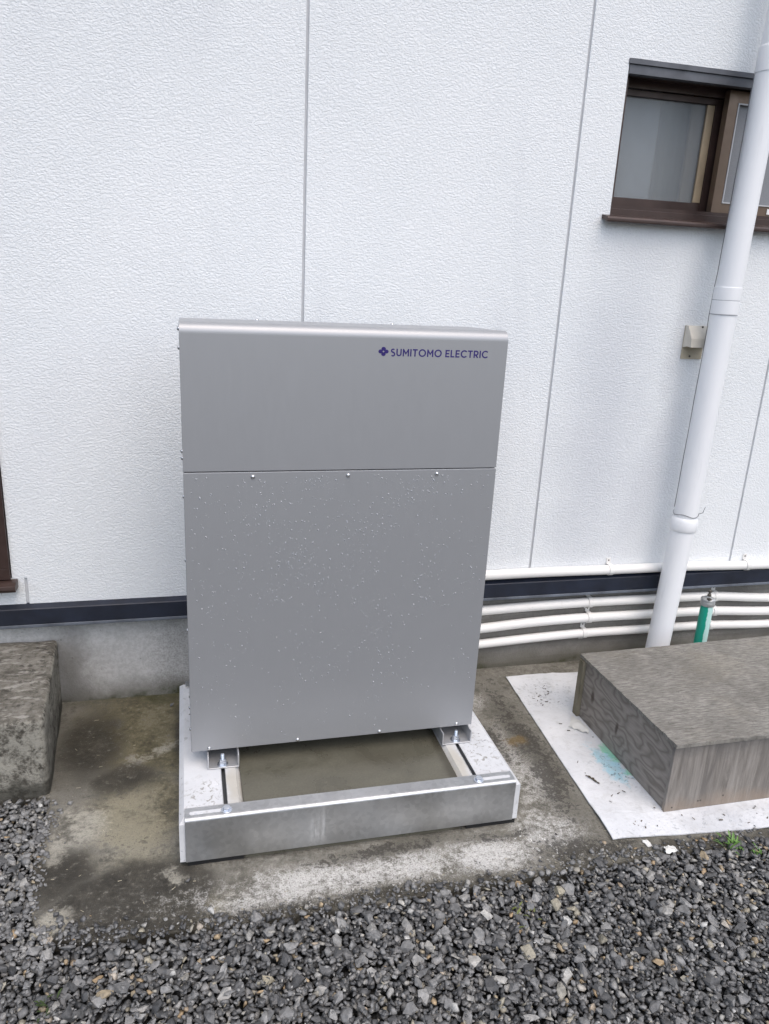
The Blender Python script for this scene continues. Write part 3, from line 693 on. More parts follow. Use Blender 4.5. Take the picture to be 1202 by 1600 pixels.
# lettering and mark
def arc(cx, cy, rx, ry, a0, a1, n=18): return [(cx + rx * math.cos(math.radians(a0 + (a1 - a0) * i / n)), cy + ry * math.sin(math.radians(a0 + (a1 - a0) * i / n))) for i in range(n + 1)]
TH = .178; hf = TH / 2          # stroke width in cap heights
GL = {'S': (.60, [arc(.30, .735, .215, .19, 40, 270, 16) + arc(.30, .265 , .225, .28 - .05 , 90, -140, 16)]),
      'U': (.72, [[(hf, 1), (hf, .36)] + arc(.36, .36, .36 - hf, .36 - hf, 180, 360, 16) + [(.72 - hf, 1)]]),
      'M': (.86, [[(hf, 0), (hf, 1)], [(hf * .9, .93), (.43, .36), (.86 - hf * .9, .93)], [(.86 - hf, 0), (.86 - hf, 1)]]),
      'I': (TH, [[(hf, 0), (hf, 1)]]),
      'T': (.68, [[(0, 1 - hf), (.68, 1 - hf)], [(.34, 0), (.34, 1 - TH * .9)]]),
      'O': (1.02, [arc(.51, .5, .51 - hf, .52 - hf, 0, 360, 36)]),
      'E': (.58, [[(hf, 0), (hf, 1)], [(TH * .9, 1 - hf), (.58, 1 - hf)], [(TH * .9, .5), (.53, .5)], [(TH * .9, hf), (.58, hf)]]),
      'L': (.54, [[(hf, 0), (hf, 1)], [(TH * .9, hf), (.54, hf)]]),
      'C': (.86, [arc(.51, .5, .51 - hf, .52 - hf, 42, 318, 30)]),
      'R': (.68, [[(hf, 0), (hf, 1)], [(TH * .9, 1 - hf), (.36, 1 - hf)] + arc(.36, .655, .235, .345 - hf, 90, -90, 12) + [(TH * .9, .31 + hf)], [(.36, .36), (.60, .0)]])}
bm = BM(); penx = 0.0; dep = 0
for ch_ in 'SUMITOMO ELECTRIC':
    if ch_ == ' ': penx += .36; continue
    wd_, strokes = GL[ch_]
    for st_ in strokes:
        n = len(st_); closed = (Vector(st_[0]) - Vector(st_[-1])).length < 1e-6
        P_ = [Vector(p) for p in st_]; Lf, Rt = [], []
        for i in range(n):
            pa = P_[i - 1] if i > 0 else (P_[-2] if closed else P_[0]); pb_ = P_[i + 1] if i < n - 1 else (P_[1] if closed else P_[-1])
            d0 = (P_[i] - pa); d1_ = (pb_ - P_[i])
            d0 = d0.normalized() if d0.length > 1e-9 else d1_.normalized(); d1_ = d1_.normalized() if d1_.length > 1e-9 else d0
            nn = Vector((-(d0 + d1_).y, (d0 + d1_).x)).normalized(); mi = 1 / max(.6, nn.dot(Vector((-d0.y, d0.x))))
            Lf.append(P_[i] + nn * hf * mi); Rt.append(P_[i] - nn * hf * mi)
        y_ = -.0003 - .00002 * (dep % 5); dep += 1
        A_ = [[bm.verts.new((penx + q.x, yy, q.y)) for q in L] for L in (Lf, Rt) for yy in (y_, 0.0004)]
        for i in range(n - 1):
            bm.faces.new((A_[0][i], A_[0][i + 1], A_[2][i + 1], A_[2][i])); bm.faces.new((A_[0][i], A_[1][i], A_[1][i + 1], A_[0][i + 1])); bm.faces.new((A_[2][i], A_[2][i + 1], A_[3][i + 1], A_[3][i]))
        if not closed:
            for i in (0, n - 1): bm.faces.new((A_[0][i], A_[2][i], A_[3][i], A_[1][i]))
    penx += wd_ + .155
penx -= .155
for v in bm.verts: v.co = Vector((.1340 + v.co.x / penx * .2645, YF + v.co.y, 1.3102 + v.co.z * .0188))
bmesh.ops.recalc_face_normals(bm, faces=bm.faces[:])
lo_ = obj('brand_lettering', bm, 'purple', hood, 0)
bm = BM()
def emblem_pts():
    out = []
    for i in range(64):
        a = 2 * math.pi * i / 64
        r = .0070 + .0058 * abs(math.cos(2 * a)) ** .75
        out.append((.1147 + r * math.cos(a) * 1.05, 1.3214 + r * math.sin(a) * .90))
    return out
ep = emblem_pts(); hole = [(.1147 + .0028 * math.cos(2 * math.pi * i / 64) / (abs(math.cos(2 * math.pi * i / 64)) + abs(math.sin(2 * math.pi * i / 64))),
                           1.3214 + .0026 * math.sin(2 * math.pi * i / 64) / (abs(math.cos(2 * math.pi * i / 64)) + abs(math.sin(2 * math.pi * i / 64)))) for i in range(64)]
yA, yB_ = YF - .0005, YF + .0002
Vo = [[bm.verts.new((p[0], y, p[1])) for p in L] for L in (ep, hole) for y in (yA, yB_)]
for i in range(64):
    j = (i + 1) % 64
    bm.faces.new((Vo[0][i], Vo[0][j], Vo[2][j], Vo[2][i])); bm.faces.new((Vo[0][i], Vo[1][i], Vo[1][j], Vo[0][j])); bm.faces.new((Vo[2][i], Vo[2][j], Vo[3][j], Vo[3][i]))
bmesh.ops.recalc_face_normals(bm, faces=bm.faces[:]); obj('brand_emblem', bm, 'purple', hood, 0)
# raindrops
bmp = BM(); bmesh.ops.create_icosphere(bmp, subdivisions=2, radius=1)
dv = np.array([v.co[:] for v in bmp.verts]); df = np.array([[v.index for v in f.verts] for f in bmp.faces]); bmp.free()
V, F = [], []; cnt = 0; tries = 0
while cnt < 2600 and tries < 90000:
    tries += 1
    x_ = random.uniform(X0 + .01, X1 - .01); z_ = random.uniform(ZC0 + .02, ZS - .012)
    hgt = (z_ - ZC0) / (ZS - ZC0)
    den = (noise.noise(Vector((x_ * 9, z_ * 9, 1.7))) * .5 + .5) ** 1.5 * (.10 + .90 * hgt ** 1.3) * (.35 + .65 * math.exp(-((x_ + .0) / .30) ** 2))
    if random.random() > den: continue
    r = .00062 + .0015 * random.random() ** 3.4
    s = np.array([r, r * .62, r * random.uniform(1.0, 1.25)])
    V.append(dv * s + np.array([x_, YF - .0020 - r * .15, z_])); F.append(df + cnt * len(dv)); cnt += 1
me = bpy.data.meshes.new('raindrops'); me.from_pydata(np.concatenate(V).tolist(), [], np.concatenate(F).tolist())
me.polygons.foreach_set('use_smooth', [True] * len(me.polygons)); me.materials.append(M['water'])
dr = bpy.data.objects.new('raindrops', me); link(dr, fp); tag(dr, 'fine raindrops clinging to the lower front panel', kind='stuff')

# ------------------------------------------------------------------ conduits
def clip(par, x, y, z, r, wall_y, tabs=True):
    bm = BM(); n = 14
    prof = [(y + (r + .0030) * math.cos(a), z + (r + .0030) * math.sin(a)) for a in [math.pi / 2 + math.pi * i / n for i in range(n + 1)]]
    prof = [(wall_y - .0006, z + r + .003)] + prof + [(wall_y - .0006, z - r - .003)]
    inn = [(wall_y - .0006, z - r - .0004)] + [(y + (r + .0004) * math.cos(a), z + (r + .0004) * math.sin(a)) for a in [1.5 * math.pi - math.pi * i / n for i in range(n + 1)]] + [(wall_y - .0006, z + r + .0004)]
    prism(bm, prof + inn, 'x', x - .0095, x + .0095, .0006, 1)
    box(bm, x - .0095, x + .0095, wall_y - .0036, wall_y - .0004, z + r + .0032, z + r + .024, .001)
    box(bm, x - .0095, x + .0095, wall_y - .0036, wall_y - .0004, z - r - .016, z - r - .0032, .001)
    c_ = obj('pipe_clip', bm, 'clip', par)
    for zz in (z + r + .015, z - r - .0095):
        bm = BM(); lathe(bm, (x, wall_y - .0036, zz), [(.0032, 0), (.003, .0012), (.0012, .0016)], 10, Vector((0, -1, 0))); obj('screw', bm, 'dark_metal', c_)
def conduit(pts, r, clips, wall_y, label):
    o = thing('conduit', (pts[-1][0], pts[-1][1], pts[-1][2]), label, 'conduit', 'ivory conduits along the wall foot')
    sm = catmull(pts, 10)
    bm = BM(); tube(bm, sm, r, 18); obj('tube', bm, 'conduit', o, 60)
    for x in clips:
        z = min(sm, key=lambda p: abs(p.x - x)).z
        clip(o, x, wall_y - r - .001, z, r, wall_y)
def path(zs, wall_y, r, zin):
    y = wall_y - r - .001
    return [(.20, YB + .012, zin), (.24, YB + .06, zin), (.32, -.16, (zin + zs[0][1]) / 2), (.46, y - .02, zs[0][1] - .003), (.56, y, zs[0][1])] + [(x, y, z) for x, z in zs]
conduit(path([(.70, .4285), (.95, .4290), (1.25, .4255), (1.6, .4235), (1.89, .4150), (2.4, .409), (3.4, .41)], 0.0, .0192, .42), .0192, (1.249, 1.889, 2.75), 0.0, 'ivory conduit above the navy flashing, highest of the four')
conduit(path([(.70, .268), (.95, .2745), (1.20, .277), (1.45, .275), (1.60, .274), (1.79, .2685), (2.1, .2455), (2.6, .24), (3.4, .243)], .024, .0192, .28), .0192, (1.193, 1.785, 2.7), .024, 'ivory conduit just below the navy flashing, top of the lower three')
conduit(path([(.70, .190), (.95, .204), (1.20, .2085), (1.45, .206), (1.60, .205), (1.79, .2005), (2.1, .1825), (2.6, .178), (3.4, .18)], .024, .0192, .20), .0192, (1.200, 1.792, 2.7), .024, 'middle ivory conduit of the lower three on the foundation')
conduit(path([(.70, .121), (.95, .132), (1.19, .1385), (1.45, .137), (1.60, .136), (1.79, .1335), (2.1, .1195), (2.6, .115), (3.4, .118)], .024, .0180, .11), .0180, (1.188, 1.787, 2.7), .024, 'lowest ivory conduit near the ground along the foundation')

# ------------------------------------------------------------------ downpipe
PY = -.10
dp = thing('downpipe', (1.466, PY, 0), 'white round downpipe with a bulging joint running up the wall', 'downpipe')
RP = .0448
bm = BM(); tube(bm, [(1.4640, PY, .0), (1.4905, PY, .626)], [RP, RP], 32); obj('lower_tube', bm, 'pipe', dp, 60)
ax = Vector((.0265, 0, .626)).normalized()
bm = BM(); lathe(bm, (1.4902, PY, .612), [(RP, 0), (.0482, .002), (.0505, .012), (.0515, .026), (.0505, .040), (.0478, .050), (.0445, .055), (.041, .056)], 32); obj('socket', bm, 'pipe', dp, 60)
bm = BM(); tube(bm, [(1.4915, PY, .665), (1.5015, PY, 1.43), (1.5125, PY, 2.20)], [.0440, .0440, .0440], 32); obj('middle_tube', bm, 'pipe', dp, 60)
bm = BM(); lathe(bm, (1.5015, PY, 1.428), [(.0441, 0), (.0462, .0005), (.0466, .002), (.0466, .046), (.0456, .047), (.0456, .0486), (.0466, .050), (.0466, .090), (.0458, .092), (.0441, .0925)], 32); cpl = obj('coupling', bm, 'pipe', dp, 40)
bm = BM(); lathe(bm, (1.5015, PY, 1.4260), [(.0442, 0), (.0464, .0002), (.0464, .0022), (.0442, .0024)], 32); obj('joint_line', bm, 'caulk', cpl, 0)
bm = BM(); lathe(bm, (1.5015, PY, 1.4752), [(.0456, 0), (.0464, .0002), (.0464, .0014), (.0456, .0016)], 32); obj('joint_line', bm, 'caulk', cpl, 0)
bm = BM(); tube(bm, [(1.5135, PY, 2.265), (1.548, PY, 4.98)], [.0425, .0425], 32); obj('upper_tube', bm, 'pipe', dp, 60)
bm = BM(); lathe(bm, (1.5130, PY, 2.195), [(.0441, 0), (.0462, .0005), (.0466, .002), (.0466, .072), (.0434, .078), (.0427, .079)], 32); obj('coupling', bm, 'pipe', dp, 40)
for z_, x_ in ((2.9, 1.5213), (4.2, 1.5380)):
    bm = BM(); lathe(bm, (x_, PY, z_), [(.0420, 0), (.0450, .0003), (.0450, .020), (.0420, .0203)], 28)
    box(bm, x_ - .010, x_ + .010, PY + .043, -.0002, z_ + .003, z_ + .017); obj('bracket', bm, 'pipe', dp, 30)
# wire tied round the pipe
bm = BM(); pts = []
for i in range(48):
    a = math.radians(-100 + 395 * i / 47); pts.append((1.4917 + (.0462 + .001 * math.sin(i * 1.7)) * math.cos(a), PY - (.0462 + .001 * math.cos(i * 2.1)) * math.sin(a), .676 + .004 * math.sin(i * .5) + .006 * (i / 47)))
tube(bm, pts, .0011, 6); tube(bm, catmull([pts[3], (pts[3][0] - .004, pts[3][1] - .004, .69), (pts[6][0] - .003, pts[6][1] - .004, .700)], 5), .0011, 6)
tube(bm, catmull([(1.535, PY - .018, .683), (1.545, PY - .026, .688), (1.546, PY - .030, .702), (1.550, PY - .03, .712)], 5), .0011, 6)
tw = obj('tie_wire', bm, 'wire', None, 60); tag(tw, 'thin grey wire tied round the downpipe above its bulging joint', 'wire')

bm = BM(); pts = []
for i in range(30):
    z_ = .700 + 1.49 * i / 29; x_ = 1.4915 + (1.5125 - 1.4915) * (z_ - .665) / 1.535; rr_ = .0478 if 1.415 < z_ < 1.535 else .0455
    pts.append((x_ - .79 * rr_ + .0006 * math.sin(i * 1.3), PY + .61 * rr_, z_))
tube(bm, pts, .0013, 6)
tag(obj('thin_cable', bm, 'wire', None, 60), 'thin dark cable running up the side of the downpipe', 'cable')

# ------------------------------------------------------------------ vent hood
vh = thing('vent_hood', (1.467, 0, 1.26), 'small beige plastic vent hood on the wall beside the downpipe', 'vent')
bm = BM(); box(bm, 1.424, 1.512, -.005, .0, 1.258, 1.380, .002); obj('back_plate', bm, 'beige_in', vh)
bm = BM()
prism(bm, [(-.0055, 1.380), (-.020, 1.3795), (-.050, 1.335), (-.053, 1.304), (-.051, 1.304), (-.048, 1.333), (-.019, 1.3765), (-.0055, 1.377)], 'x', 1.426, 1.510, .0008, 1)
for a, b in ((1.4235, 1.4259), (1.5101, 1.5125)): prism(bm, [(-.0055, 1.3805), (-.0205, 1.380), (-.0505, 1.3355), (-.0535, 1.304), (-.030, 1.306), (-.0055, 1.300)], 'x', a, b, .0006, 1)
obj('hood', bm, 'beige', vh)
for x_, y_, z_ in ((1.482, -.0225, 1.3765), (1.460, -.005, 1.268)):
    bm = BM(); lathe(bm, (x_, y_, z_), [(.004, 0), (.0036, .002), (.0015, .003)], 10, Vector((0, -1, .4))); obj('screw', bm, 'dark_metal', vh)

# ------------------------------------------------------------------ white board, plywood box
bd = thing('white_board', (1.4, -.55, 0), 'soiled white plastic board lying under the plywood box', 'board')
bm = BM(); N_, K_ = 46, 40
def bxy(u, v):
    a = Vector((.829, -.064)).lerp(Vector((.7705, -.972)), v); b = Vector((2.15, -.075)).lerp(Vector((2.15, -1.085)), v)
    p = a.lerp(b, u); p.y += .006 * math.sin(u * 19) * (1 - v); return p
def bz(u, v, p):
    # lies flat under the box, ripples a little elsewhere
    inside = .985 < p.x < 2.06 and -.90 < p.y < -.33
    e = 0 if (p.x > .95 and -.93 < p.y < -.30) else 1
    return .0042 + (.011 * max(0, noise.noise(Vector((p.x * 5, p.y * 5, 0)))) + .0045 * abs(noise.noise(Vector((p.x * 17, p.y * 17, 4))))) * e
grid = []
for i in range(N_ + 1):
    row = []
    for j in range(K_ + 1):
        u, v = i / N_, j / K_; p = bxy(u, v); row.append(bm.verts.new((p.x, p.y, bz(u, v, p))))
    grid.append(row)
for i in range(N_):
    for j in range(K_): bm.faces.new((grid[i][j], grid[i + 1][j], grid[i + 1][j + 1], grid[i][j + 1]))
r_ = bmesh.ops.extrude_face_region(bm, geom=bm.faces[:])
for v in r_['geom']:
    if isinstance(v, bmesh.types.BMVert): v.co.z -= .0036
bmesh.ops.recalc_face_normals(bm, faces=bm.faces[:])
obj('sheet', bm, 'board', bd, 40)

ZB0, ZBT = .0047, .2405
pb = thing('plywood_box', (1.5, -.61, ZB0), 'weathered grey plywood box upside down on the white board', 'box')
BX1 = 2.02
bm = BM(); N_, K_ = 50, 28
def btop(u, v): return Vector((.9775 + .0075 * v + (BX1 - .98) * u, -.336 - .562 * v + .030 * u * (1 - v)))
g_ = [[bm.verts.new((*btop(i / N_, j / K_), ZBT + .0012 * noise.noise(Vector((i * .3, j * .3, 0))) - .0015 * random.random() * (j in (0, K_) or i == 0))) for j in range(K_ + 1)] for i in range(N_ + 1)]
for i in range(N_):
    for j in range(K_): bm.faces.new((g_[i][j], g_[i][j + 1], g_[i + 1][j + 1], g_[i + 1][j]))
for i, L in enumerate(g_):
    for j in (0, K_): L[j].co.y += .0022 * noise.noise(Vector((i * .9, j, 5)))
for j in range(K_ + 1): g_[0][j].co.x += .0022 * noise.noise(Vector((j * .9, 2, 5)))
r_ = bmesh.ops.extrude_face_region(bm, geom=bm.faces[:])
for v in r_['geom']:
    if isinstance(v, bmesh.types.BMVert): v.co.z = ZBT - .0125
bmesh.ops.recalc_face_normals(bm, faces=bm.faces[:])
obj('top_board', bm, 'ply_top', pb, 30)
zt = ZBT - .0128
bm = BM(); prism(bm, [(.9845, -.896), (BX1, -.896), (BX1, -.884), (.9845, -.884)], 'z', ZB0, zt, .0015); obj('front_board', bm, 'ply_front', pb)
bm = BM(); prism(bm, [(.9885, -.8835), (1.0005, -.8835), (.9965, -.3725), (.9845, -.3725)], 'z', ZB0 + .001, zt, .001); obj('side_board', bm, 'ply_side', pb)
bm = BM(); prism(bm, [(.9725, -.3720), (.9985, -.3720), (.9985, -.342), (.9725, -.342)], 'z', ZB0, zt - .004, .0015); obj('corner_batten', bm, 'ply_batten', pb)
bm = BM(); prism(bm, [(.999, -.354), (BX1, -.324), (BX1, -.312), (.999, -.342)], 'z', ZB0, zt, .001); obj('rear_board', bm, 'ply_batten', pb)
bm = BM(); prism(bm, [(BX1 - .012, -.8835), (BX1, -.8835), (BX1, -.3245), (BX1 - .012, -.3245)], 'z', ZB0 + .001, zt, .001); obj('side_board', bm, 'ply_side', pb)
for x_, z_ in ((1.010, .018), (1.098, .030), (1.107, .0305), (1.185, .038)):
    bm = BM(); lathe(bm, (x_, -.8955, z_), [(.0030, 0), (.0027, .0010), (.001, .0012)], 10, Vector((0, -1, 0))); obj('nail_head', bm, 'dark_metal', pb)

# ------------------------------------------------------------------ green cylinder behind the box
gc = thing('green_cylinder', (1.643, -.13, 0), 'green plastic cylinder with a metal cap standing behind the plywood box', 'cylinder')
gx, gy = 1.643, -.13
bm = BM(); lathe(bm, (gx, gy, 0), [(.0235, 0), (.0245, .002), (.0245, .282), (.0230, .286), (.0226, .300)], 28); obj('body', bm, 'green', gc, 40)
bm = BM(); lathe(bm, (gx, gy, .296), [(.022, 0), (.0262, .001), (.0280, .004), (.0280, .016), (.0266, .018), (.0266, .021), (.0280, .023), (.0275, .029), (.0245, .031), (.022, .0325), (.011, .034), (.010, .040)], 28); cap_ = obj('cap', bm, 'dull_metal', gc, 35)
bm = BM(); lathe(bm, (gx + .001, gy, .336), [(.0075, 0), (.0075, .008), (.0045, .010), (.0045, .016), (.0075, .018), (.0075, .024), (.005, .026)], 14); obj('nozzle', bm, 'dark_metal', cap_, 35)
bm = BM(); box(bm, gx - .018, gx - .004, gy - .025, gy - .012, .327, .3345, .0015); obj('latch', bm, 'dark_metal', cap_)

# ------------------------------------------------------------------ gravel
gravel = bpy.data.objects.new('gravel', None)
protos = []
rs = random.Random(5)
for q in range(44):
    bm = BM()
    ax_ = (1.0, rs.uniform(.50, .92), rs.uniform(.24, .50))
    for i in range(rs.randint(13, 18)):
        v = Vector((rs.gauss(0, 1), rs.gauss(0, 1), rs.gauss(0, 1))).normalized() * rs.uniform(.80, 1.06)
        v.z = max(-.8, min(.8, v.z * 1.25))
        bm.verts.new((v.x * ax_[0], v.y * ax_[1], v.z * ax_[2]))
    rr = bmesh.ops.convex_hull(bm, input=bm.verts[:])
    dl = [e for e in rr['geom_interior'] if isinstance(e, bmesh.types.BMVert)]
    if dl: bmesh.ops.delete(bm, geom=dl, context='VERTS')
    bmesh.ops.triangulate(bm, faces=bm.faces[:])
    bmesh.ops.recalc_face_normals(bm, faces=bm.faces[:])
    me = bpy.data.meshes.new('stone'); bm.to_mesh(me); bm.free(); me.materials.append(M['stone_one'])
    vv = np.array([v.co[:] for v in me.vertices]); ff = np.array([p.vertices[:] for p in me.polygons]); protos.append((me, vv, ff))
def edge_y(x): return -1.058 + .020 * noise.noise(Vector((x * 5, 0, 0))) + .012 * noise.noise(Vector((x * 17, 1, 0))) + (.06 * max(0, (x - .55)) if x < 1.2 else .039)
def edge_x(y): return -.792 + .018 * noise.noise(Vector((0, y * 6, 3)))
def ground_top(x, y):
    """how far stones may go: >0 inside the gravel (metres from its rim)"""
    a = edge_y(x) - y                      # in front of the slab
    b = min(edge_x(y) - x, -.500 - y) if y > -1.3 else -1      # beside the slab, in front of the step
    if x < -.60 and y < -.95: a = max(a, -(math.hypot(max(0, x + .76), max(0, y + 1.02)) - .045))
    return max(a, b)
items = []
def layer(spacing, z, rmin, rmax, pw, keep, near=True):
    x = -2.3
    while x < 2.7:
        y = -2.45
        while y < -.49:
            px, py = x + random.uniform(-.6, .6) * spacing, y + random.uniform(-.6, .6) * spacing
            d = ground_top(px, py)
            if d > 0 and random.random() < keep:
                r = rmin + (rmax - rmin) * random.random() ** pw
                items.append((px, py, z + min(0, -.004 + d * .25) * .6 + random.uniform(-.003, .003), r))
            y += spacing
        x += spacing
layer(.0150, -.013, .0090, .0135, 1.2, 1.0)
layer(.0150, -.005, .0075, .0165, 1.7, .95)
layer(.0220, .002, .0080, .0235, 2.5, .82)
layer(.0160, .005, .0040, .0080, 1.5, .55)
# stones that have spilled over the rim
for i in range(330):
    x = random.uniform(-.80, 1.5); y = edge_y(x) + abs(random.gauss(0, .017)); r = .0045 + .0085 * random.random() ** 2
    if not (.77 < x and y > -1.0): items.append((x, y, r * .30, r))
for i in range(110):
    y = random.uniform(-1.05, -.53); r = .0045 + .008 * random.random() ** 2; items.append((edge_x(y) + abs(random.gauss(0, .013)), y, r * .30, r))
for i in range(110):
    a_ = random.uniform(0, 1); r = .004 + .010 * random.random() ** 2.2; items.append((-.80 + .26 * a_ + random.gauss(0, .02), -1.035 + .11 * (1 - a_) * random.random() + random.gauss(0, .012), r * .30, r))
# strays lying on the slab
for i in range(620):
    x = random.uniform(-.78, 1.4); d = abs(random.gauss(0, .026)); y = edge_y(x) + d
    if y < -.93 and not (.77 < x and y > -1.0): items.append((x, y, .001, random.uniform(.0015, .0030) + .0075 * random.random() ** 4))
for i in range(90):
    y = random.uniform(-1.02, -.52); items.append((edge_x(y) + abs(random.gauss(0, .02)), y, .002, random.uniform(.003, .008)))
for x, y, r in ((-.405, -.905, .010), (-.455, -.06, .012), (-.73, -.94, .009), (-.715, -.955, .010), (-.70, -.99, .009), (-.735, -.545, .011), (-.76, -.57, .009), (.62, -.92, .006), (.56, -.94, .007), (-.48, -.93, .004)):
    items.append((x, y, r * .4, r))
items = np.array(items); n_it = len(items)
tone = RNG.random(n_it) ** 1.15
side_lt = items[:, 0] < -.72
tone = np.where(side_lt & (tone < .84) & (items[:, 1] > -1.1), np.clip(tone * .55 + .40, 0, .85), tone)
tone = np.where(~side_lt & (tone < .84), tone * .92, tone)
yaw = RNG.random(n_it) * 2 * math.pi; t1 = RNG.normal(0, .36, n_it); t2 = RNG.normal(0, .36, n_it); pk_ = RNG.integers(0, len(protos), n_it)
def rotm(i):
    return (Matrix.Rotation(yaw[i], 3, 'Z') @ Matrix.Rotation(t1[i], 3, 'X') @ Matrix.Rotation(t2[i], 3, 'Y'))
# the 300 that show largest become parts of their own
camp = np.array([-.3784, -2.526, 1.5088]); rel = items[:, :3] - camp
zc = rel @ np.array(cf); px = (rel @ np.array(cr)) / zc * 1183.8; py = (rel @ np.array(cu)) / zc * 1183.8
vis = (np.abs(px + 19) < 601) & (np.abs(py) < 800) & (items[:, 2] > -.004)
score = np.where(vis, items[:, 3] / zc, 0); big = set(np.argsort(-score)[:300].tolist())
gravel.location = (0, -1.3, 0); C.objects.link(gravel); tag(gravel, 'bed of dark grey crushed gravel in front of the slab', kind='structure')
VV, FF, TT = [], [], []; off = 0
for i in range(n_it):
    me, vv, ff = protos[pk_[i]]; R3 = rotm(i); r = items[i, 3]
    if i in big:
        o = bpy.data.objects.new('stone', me); o.location = Vector(items[i, :3]) - gravel.location; o.rotation_euler = R3.to_euler(); o.scale = (r, r, r)
        C.objects.link(o); o.parent = gravel; continue
    VV.append((vv * r) @ np.array(R3).T + items[i, :3]); FF.append(ff + off); TT.append(np.full(len(vv), tone[i])); off += len(vv)
VV = np.concatenate(VV); FF = np.concatenate(FF); TT = np.concatenate(TT)
me = bpy.data.meshes.new('small_stones'); me.vertices.add(len(VV)); me.vertices.foreach_set('co', VV.astype('f').ravel())
me.loops.add(FF.size); me.loops.foreach_set('vertex_index', FF.astype('i').ravel())
me.polygons.add(len(FF)); me.polygons.foreach_set('loop_start', np.arange(0, FF.size, 3, dtype='i')); me.polygons.foreach_set('loop_total', np.full(len(FF), 3, dtype='i'))
me.update(calc_edges=True); me.validate()
at = me.attributes.new('tone', 'FLOAT', 'POINT'); at.data.foreach_set('value', TT.astype('f')); me.materials.append(M['stone_mass'])
so = bpy.data.objects.new('small_stones', me); C.objects.link(so); so.parent = gravel; so.location = (0, 1.3, 0); tag(so, kind='stuff')
print('stones', n_it, 'tris', len(FF))

# ------------------------------------------------------------------ weeds, litter
def weed(name, loc, n, length, width, mat, label, cat, spread, seed):
    rr = random.Random(seed); bm = BM()
    for i in range(n):
        a = rr.uniform(0, 2 * math.pi); L = length * rr.uniform(.5, 1.1); b0 = Vector((rr.uniform(-1, 1) * spread, rr.uniform(-1, 1) * spread, -.004))
        d = Vector((math.cos(a), math.sin(a), 0)); s = Vector((-d.y, d.x, 0)); lean = rr.uniform(.4, 1.0); prev = None
        for j in range(6):
            t = j / 5; c = b0 + d * (L * lean * t) + Vector((0, 0, L * (t * .8 - .55 * t * t * lean)))
            wd = width * math.sin(math.pi * (.12 + .86 * t)) * (.7 + .3 * rr.random())
            cur = (bm.verts.new(c - s * wd), bm.verts.new(c + Vector((0, 0, -wd * .4))), bm.verts.new(c + s * wd))
            if prev:
                bm.faces.new((prev[0], prev[1], cur[1], cur[0])); bm.faces.new((prev[1], prev[2], cur[2], cur[1]))
            prev = cur
    o = obj(name, bm, mat, None, 60)
    o.location = loc
    return tag(o, label, cat)
weed('weed', (1.098, -1.052, .004), 26, .045, .0035, 'leaf', 'small bright green weed at the gravel edge by the white board', 'weed', .020, 1)
weed('weed', (1.150, -1.092, .006), 10, .026, .003, 'leaf', 'tiny green weed sprout in gravel right of the bright green weed', 'weed', .014, 6)
weed('weed', (.405, -1.178, .008), 18, .017, .0026, 'yleaf', 'yellowish green weed low among the dark gravel', 'weed', .035, 2)
weed('weed', (-.70, -1.205, .008), 14, .024, .003, 'moss', 'dark mossy weed in gravel at the lower left corner', 'weed', .022, 3)
def flake(name, c, pts, mat, label, cat, curl=.006, seed=0, z=0.0):
    rr = random.Random(seed); bm = BM(); n = 10
    top = []
    for i in range(n + 1):
        row = []
        for j in range(5):
            u, v = i / n, j / 4
            p = Vector(pts[0]).lerp(Vector(pts[1]), u).lerp(Vector(pts[3]).lerp(Vector(pts[2]), u), v)
            p += Vector((rr.uniform(-1, 1), rr.uniform(-1, 1))) * .0022 * ((i in (0, n)) or (j in (0, 4)))
            row.append(bm.verts.new((c[0] + p.x, c[1] + p.y, z + .0016 + curl * (abs(noise.noise(Vector((u * 3, v * 3, seed))))))))
        top.append(row)
    for i in range(n):
        for j in range(4): bm.faces.new((top[i][j], top[i + 1][j], top[i + 1][j + 1], top[i][j + 1]))
    r_ = bmesh.ops.extrude_face_region(bm, geom=bm.faces[:])
    for v in r_['geom']:
        if isinstance(v, bmesh.types.BMVert): v.co.z -= .0010
    bmesh.ops.recalc_face_normals(bm, faces=bm.faces[:])
    return tag(obj(name, bm, mat, None, 50, origin=(c[0], c[1], z)), label, cat)
flake('torn_scrap', (.945, -.40), [(-.035, -.035), (.015, -.085), (.030, -.06), (.012, .03)], 'scrap', 'crumpled white torn scrap on the board by the box corner', 'scrap', .018, 1, .0072)
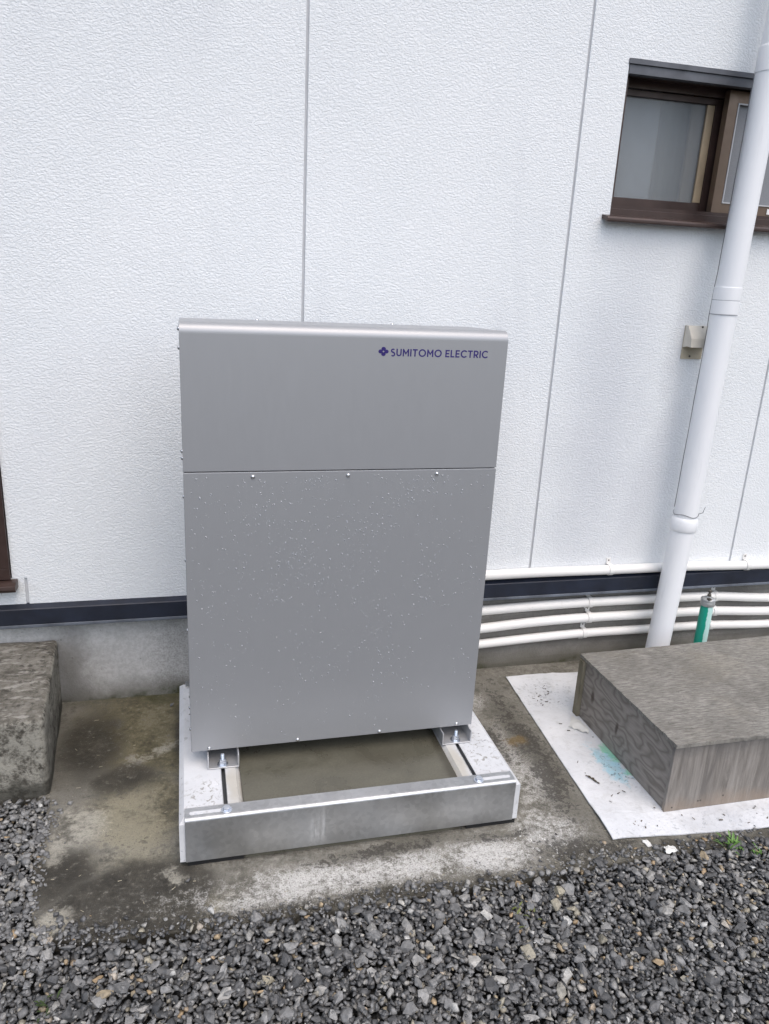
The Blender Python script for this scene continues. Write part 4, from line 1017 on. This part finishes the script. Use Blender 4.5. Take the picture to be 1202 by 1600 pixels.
flake('torn_scrap', (.905, -1.045), [(-.020, -.012), (.022, -.010), (.018, .012), (-.012, .014)], 'scrap', 'white chip lying on the gravel below the white board', 'scrap', .016, 2, .008)
flake('dead_leaf', (.845, -.72), [(-.012, .022), (.010, -.024), (.014, -.020), (-.004, .022)], 'dead', 'dark dead leaf on the middle of the white board', 'leaf', .006, 3, .0072)
flake('torn_scrap', (.862, -1.002), [(-.008, -.014), (.006, -.016), (.010, .010), (-.010, .012)], 'scrap', 'tiny white flake hanging off the front edge of the board', 'scrap', .004, 5, .001)
bm = BM(); rr = random.Random(9)
def bit(x, y, z, L, wd, a):
    d = Vector((math.cos(a), math.sin(a), 0)); s = Vector((-d.y, d.x, 0)) * wd; p = Vector((x, y, z)); q = [p - d * L - s, p - d * L + s, p + d * L + s * .6, p + d * L - s * .6]
    A = [bm.verts.new(v) for v in q]; B = [bm.verts.new(v + Vector((0, 0, wd))) for v in q]
    bm.faces.new(A[::-1]); bm.faces.new(B)
    for i in range(4): bm.faces.new((A[i], A[(i + 1) % 4], B[(i + 1) % 4], B[i]))
for i in range(26): bit(rr.uniform(-.76, -.44), rr.uniform(-1.04, -.06), .0006, rr.uniform(.002, .007), rr.uniform(.0004, .0008), rr.uniform(0, 3.14))
for i in range(26): bit(rr.uniform(-.4, .8), rr.uniform(-1.05, -.90), .0006, rr.uniform(.002, .005), rr.uniform(.0004, .0009), rr.uniform(0, 3.14))
tag(obj('straw_litter', bm, 'straw', None, 0), 'bits of pale straw scattered over the slab', 'litter', kind='stuff')
bm = BM()
for i in range(55):
    x, y = (rr.gauss(.93, .06), rr.gauss(-.22, .05)) if i < 22 else ((rr.uniform(.82, .97), rr.uniform(-.95, -.1)) if i < 36 else (rr.uniform(.85, 1.5), rr.uniform(-.99, -.92)))
    if x > .965 and y > -.91: x = rr.uniform(.86, .96)
    if x < .80 + .07 * (y + 1): continue
    bit(x, y, .0090, rr.uniform(.0012, .0060), rr.uniform(.0007, .0018), rr.uniform(0, 3.14))
tag(obj('dirt_flecks', bm, 'dead', None, 0), 'dark flecks of dirt on the white board', 'litter', kind='stuff')
